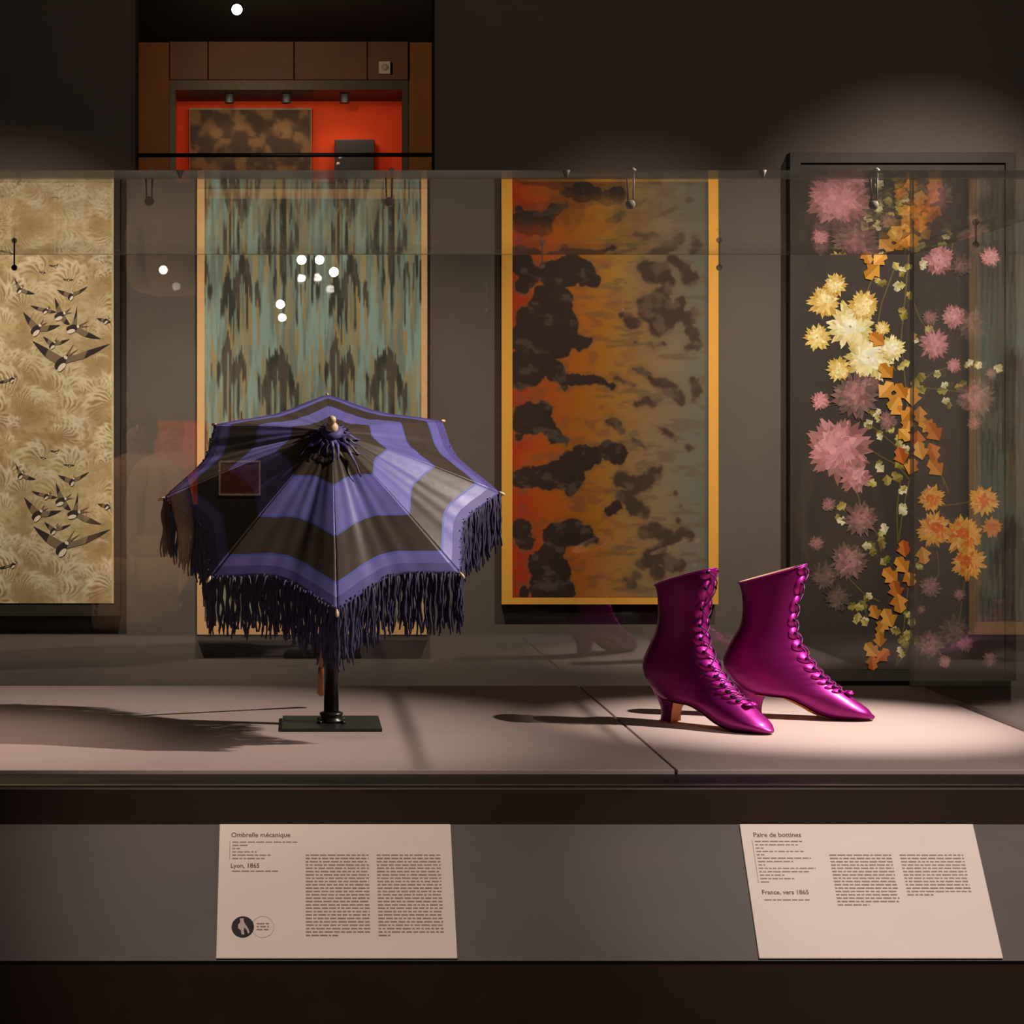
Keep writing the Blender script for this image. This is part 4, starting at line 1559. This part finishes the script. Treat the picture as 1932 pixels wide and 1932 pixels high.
# red patterned textile on the gallery partition
part = MB().box(-3.4, 1.2, -9.25, -9.05, 0, 2.2).build('partition_wall', M['wall_dark'])
struct(part)
p = mirror_pt(331, 875, 9.0)
rt = empty('red_textile', (p.x, -9.05, p.z - 0.30))
tag(rt, 'red patterned textile on the gallery partition, mirrored in the glass', 'textile')
MB().box(-0.16, 0.16, 0, 0.02, 0, 0.62).build('backing_board', M['red'], rt)
MB().box(-0.13, 0.13, 0.02, 0.024, 0.02, 0.50).build('fabric', mat('red_figured_silk', S(214, 96, 60), 0.8, var=0.45, scale=30), rt)
# framed notice beside it
p = mirror_pt(452, 902, 9.0)
nt_ = empty('framed_notice', (p.x, -9.05, p.z - 0.13))
tag(nt_, 'small framed dark red notice on the gallery partition, mirrored in the parasol', 'picture frame')
nf = MB()
nf.box(-0.155, -0.140, 0, 0.025, 0, 0.26)
nf.box(0.140, 0.155, 0, 0.025, 0, 0.26)
nf.box(-0.140, 0.140, 0, 0.025, 0, 0.015)
nf.box(-0.140, 0.140, 0, 0.025, 0.245, 0.26)
nf.build('frame', mat('pale_frame', S(206, 170, 150), 0.6), nt_)
MB().box(-0.140, 0.140, 0.0, 0.008, 0.015, 0.245).build('sheet', mat('dark_red_sheet', S(120, 44, 34), 0.8, var=0.3, scale=9), nt_)

# a visitor in a beige coat looking at the case, mirrored in the glass
SKIN = mat('skin', S(206, 150, 118), 0.55, var=0.06, scale=30)
COAT = mat('beige_wool_coat', S(206, 164, 122), 0.85, var=0.10, scale=40, bump=0.1)
TROU = mat('dark_trousers', S(46, 40, 40), 0.85, var=0.12, scale=60)
SHOE = mat('black_shoe_leather', S(24, 20, 18), 0.4, var=0.1)
HAIR = mat('brown_hair', S(84, 56, 36), 0.6, var=0.25, scale=80, stretch=(6, 6, 1))
vis = empty('person', (mirror_pt(262, 800, 3.5).x, -3.5, 0))
tag(vis, 'person in a beige coat and dark trousers standing, mirrored in the glass', 'person')


def skin_body(name, verts, edges, parent, sub=2):
    me = bpy.data.meshes.new(name)
    me.from_pydata([v[:3] for v in verts], edges, [])
    o = bpy.data.objects.new(name, me)
    COL.objects.link(o)
    m_ = o.modifiers.new('skin', 'SKIN')
    m_.use_smooth_shade = True
    for sv, v in zip(me.skin_vertices[0].data, verts):
        sv.radius = v[3] if isinstance(v[3], tuple) else (v[3], v[3])
    me.skin_vertices[0].data[0].use_root = True
    sb_ = o.modifiers.new('sub', 'SUBSURF')
    sb_.levels = sb_.render_levels = sub
    bpy.context.view_layer.update()
    dg = bpy.context.evaluated_depsgraph_get()
    m2 = bpy.data.meshes.new_from_object(o.evaluated_get(dg))
    bpy.data.objects.remove(o, do_unlink=True)
    o2 = bpy.data.objects.new(name, m2)
    m2.name = name
    COL.objects.link(o2)
    o2.parent = parent
    return o2


BV, BE = [], []


def bv(x, y, z, r, link=None):
    BV.append((x, y, z, r))
    if link is not None:
        BE.append((link, len(BV) - 1))
    return len(BV) - 1


pel = bv(0, 0, 0.86, (0.165, 0.115))
wai = bv(0, 0.0, 1.00, (0.145, 0.10), pel)
che = bv(0, -0.005, 1.16, (0.155, 0.11), wai)
nec0 = bv(0, -0.01, 1.30, (0.085, 0.075), che)
nec = bv(0, 0.0, 1.36, 0.048, nec0)
hd0 = bv(0, 0.015, 1.42, (0.066, 0.078), nec)
hd1 = bv(0, 0.012, 1.49, (0.072, 0.088), hd0)
hd2 = bv(0, 0.008, 1.535, (0.055, 0.065), hd1)
hands = []
for sg in (-1, 1):
    sh = bv(sg * 0.165, -0.01, 1.265, 0.062, nec0)
    el = bv(sg * 0.215, -0.02, 1.02, 0.047, sh)
    wr = bv(sg * 0.205, 0.05, 0.82, 0.030, el)
    pa = bv(sg * 0.200, 0.065, 0.765, (0.018, 0.034), wr)
    for q in range(4):
        f0 = bv(sg * 0.200, 0.045 + q * 0.017, 0.718, 0.0085, pa)
        f1 = bv(sg * 0.195, 0.050 + q * 0.017, 0.690 - 0.006 * (q in (1, 2)), 0.0080, f0)
        bv(sg * 0.186, 0.056 + q * 0.017, 0.664 - 0.008 * (q in (1, 2)), 0.0072, f1)
    t0 = bv(sg * 0.192, 0.108, 0.752, 0.0095, pa)
    bv(sg * 0.186, 0.118, 0.722, 0.0085, t0)
    hp = bv(sg * 0.085, 0, 0.78, 0.092, pel)
    kn = bv(sg * 0.09, 0.015, 0.45, 0.060, hp)
    an = bv(sg * 0.095, -0.01, 0.10, 0.042, kn)
    he = bv(sg * 0.095, -0.02, 0.045, 0.040, an)
    bv(sg * 0.105, 0.15, 0.032, (0.040, 0.028), he)
body = skin_body('body', BV, BE, vis)
for m_ in (SKIN, COAT, TROU, SHOE):
    body.data.materials.append(m_)
for pl_ in body.data.polygons:
    c_ = pl_.center
    pl_.use_smooth = True
    if c_.z > 1.335:
        pl_.material_index = 0
    elif abs(c_.x) > 0.15 and c_.z < 0.80 and c_.z > 0.6:
        pl_.material_index = 0
    elif c_.z > 0.60:
        pl_.material_index = 1
    elif c_.z > 0.09:
        pl_.material_index = 2
    else:
        pl_.material_index = 3
zmin = min(v.co.z for v in body.data.vertices)
body.location.z = -zmin
# coat skirt, hair cap, face
ck = MB()
NK = 28
for (z, rx, ry) in ((0.90, 0.185, 0.135), (0.78, 0.198, 0.150), (0.66, 0.205, 0.160), (0.55, 0.212, 0.168)):
    for k in range(NK):
        a = 2 * math.pi * k / NK
        ck.v.append((rx * math.cos(a), ry * math.sin(a) + 0.006 * math.sin(5 * a), z))
for i_ in range(3):
    for k in range(NK):
        ck.f.append([i_ * NK + k, i_ * NK + (k + 1) % NK, (i_ + 1) * NK + (k + 1) % NK, (i_ + 1) * NK + k])
        ck.m.append(0)
        ck.c.append(None)
solid(ck.build('coat_skirt', COAT, vis, True, loc=(0, 0, -zmin)), 0.006)
hc = MB()
for i_ in range(9):
    el_ = -0.55 + i_ * (math.pi / 2 + 0.55) / 8
    for k in range(24):
        a = 2 * math.pi * k / 24
        front = max(0.0, math.sin(a))
        e2 = el_ + (0.75 * front if i_ < 6 else 0.75 * front * (8 - i_) / 3)
        e2 = min(e2, math.pi / 2)
        hc.v.append((0.086 * math.cos(e2) * math.cos(a), 0.004 + 0.102 * math.cos(e2) * math.sin(a), 1.475 + 0.105 * math.sin(e2)))
for i_ in range(8):
    for k in range(24):
        hc.f.append([i_ * 24 + k, i_ * 24 + (k + 1) % 24, (i_ + 1) * 24 + (k + 1) % 24, (i_ + 1) * 24 + k])
        hc.m.append(0)
        hc.c.append(None)
solid(hc.build('hair', HAIR, vis, True, loc=(0, 0, -zmin)), 0.008)
MB().tube([(0, 0.092, 1.485), (0, 0.106, 1.462), (0, 0.094, 1.452)], [0.006, 0.012, 0.008], 8).build('nose', SKIN, vis, True, loc=(0, 0, -zmin))
for sg in (-1, 1):
    MB().lathe([(0.0005, -0.006), (0.008, -0.003), (0.009, 0.0), (0.005, 0.003)], 10, 0, Matrix.Translation((sg * 0.030, 0.086, 1.487)) @ Matrix.Rotation(R(-90), 4, 'X')).build('eye', HOOK, vis, True, loc=(0, 0, -zmin))
MB().tube([(-0.024, 0.084, 1.428), (0, 0.091, 1.426), (0.024, 0.084, 1.428)], [0.003, 0.006, 0.003], 8).build('mouth', mat('lips', S(168, 92, 80), 0.5), vis, True, loc=(0, 0, -zmin))
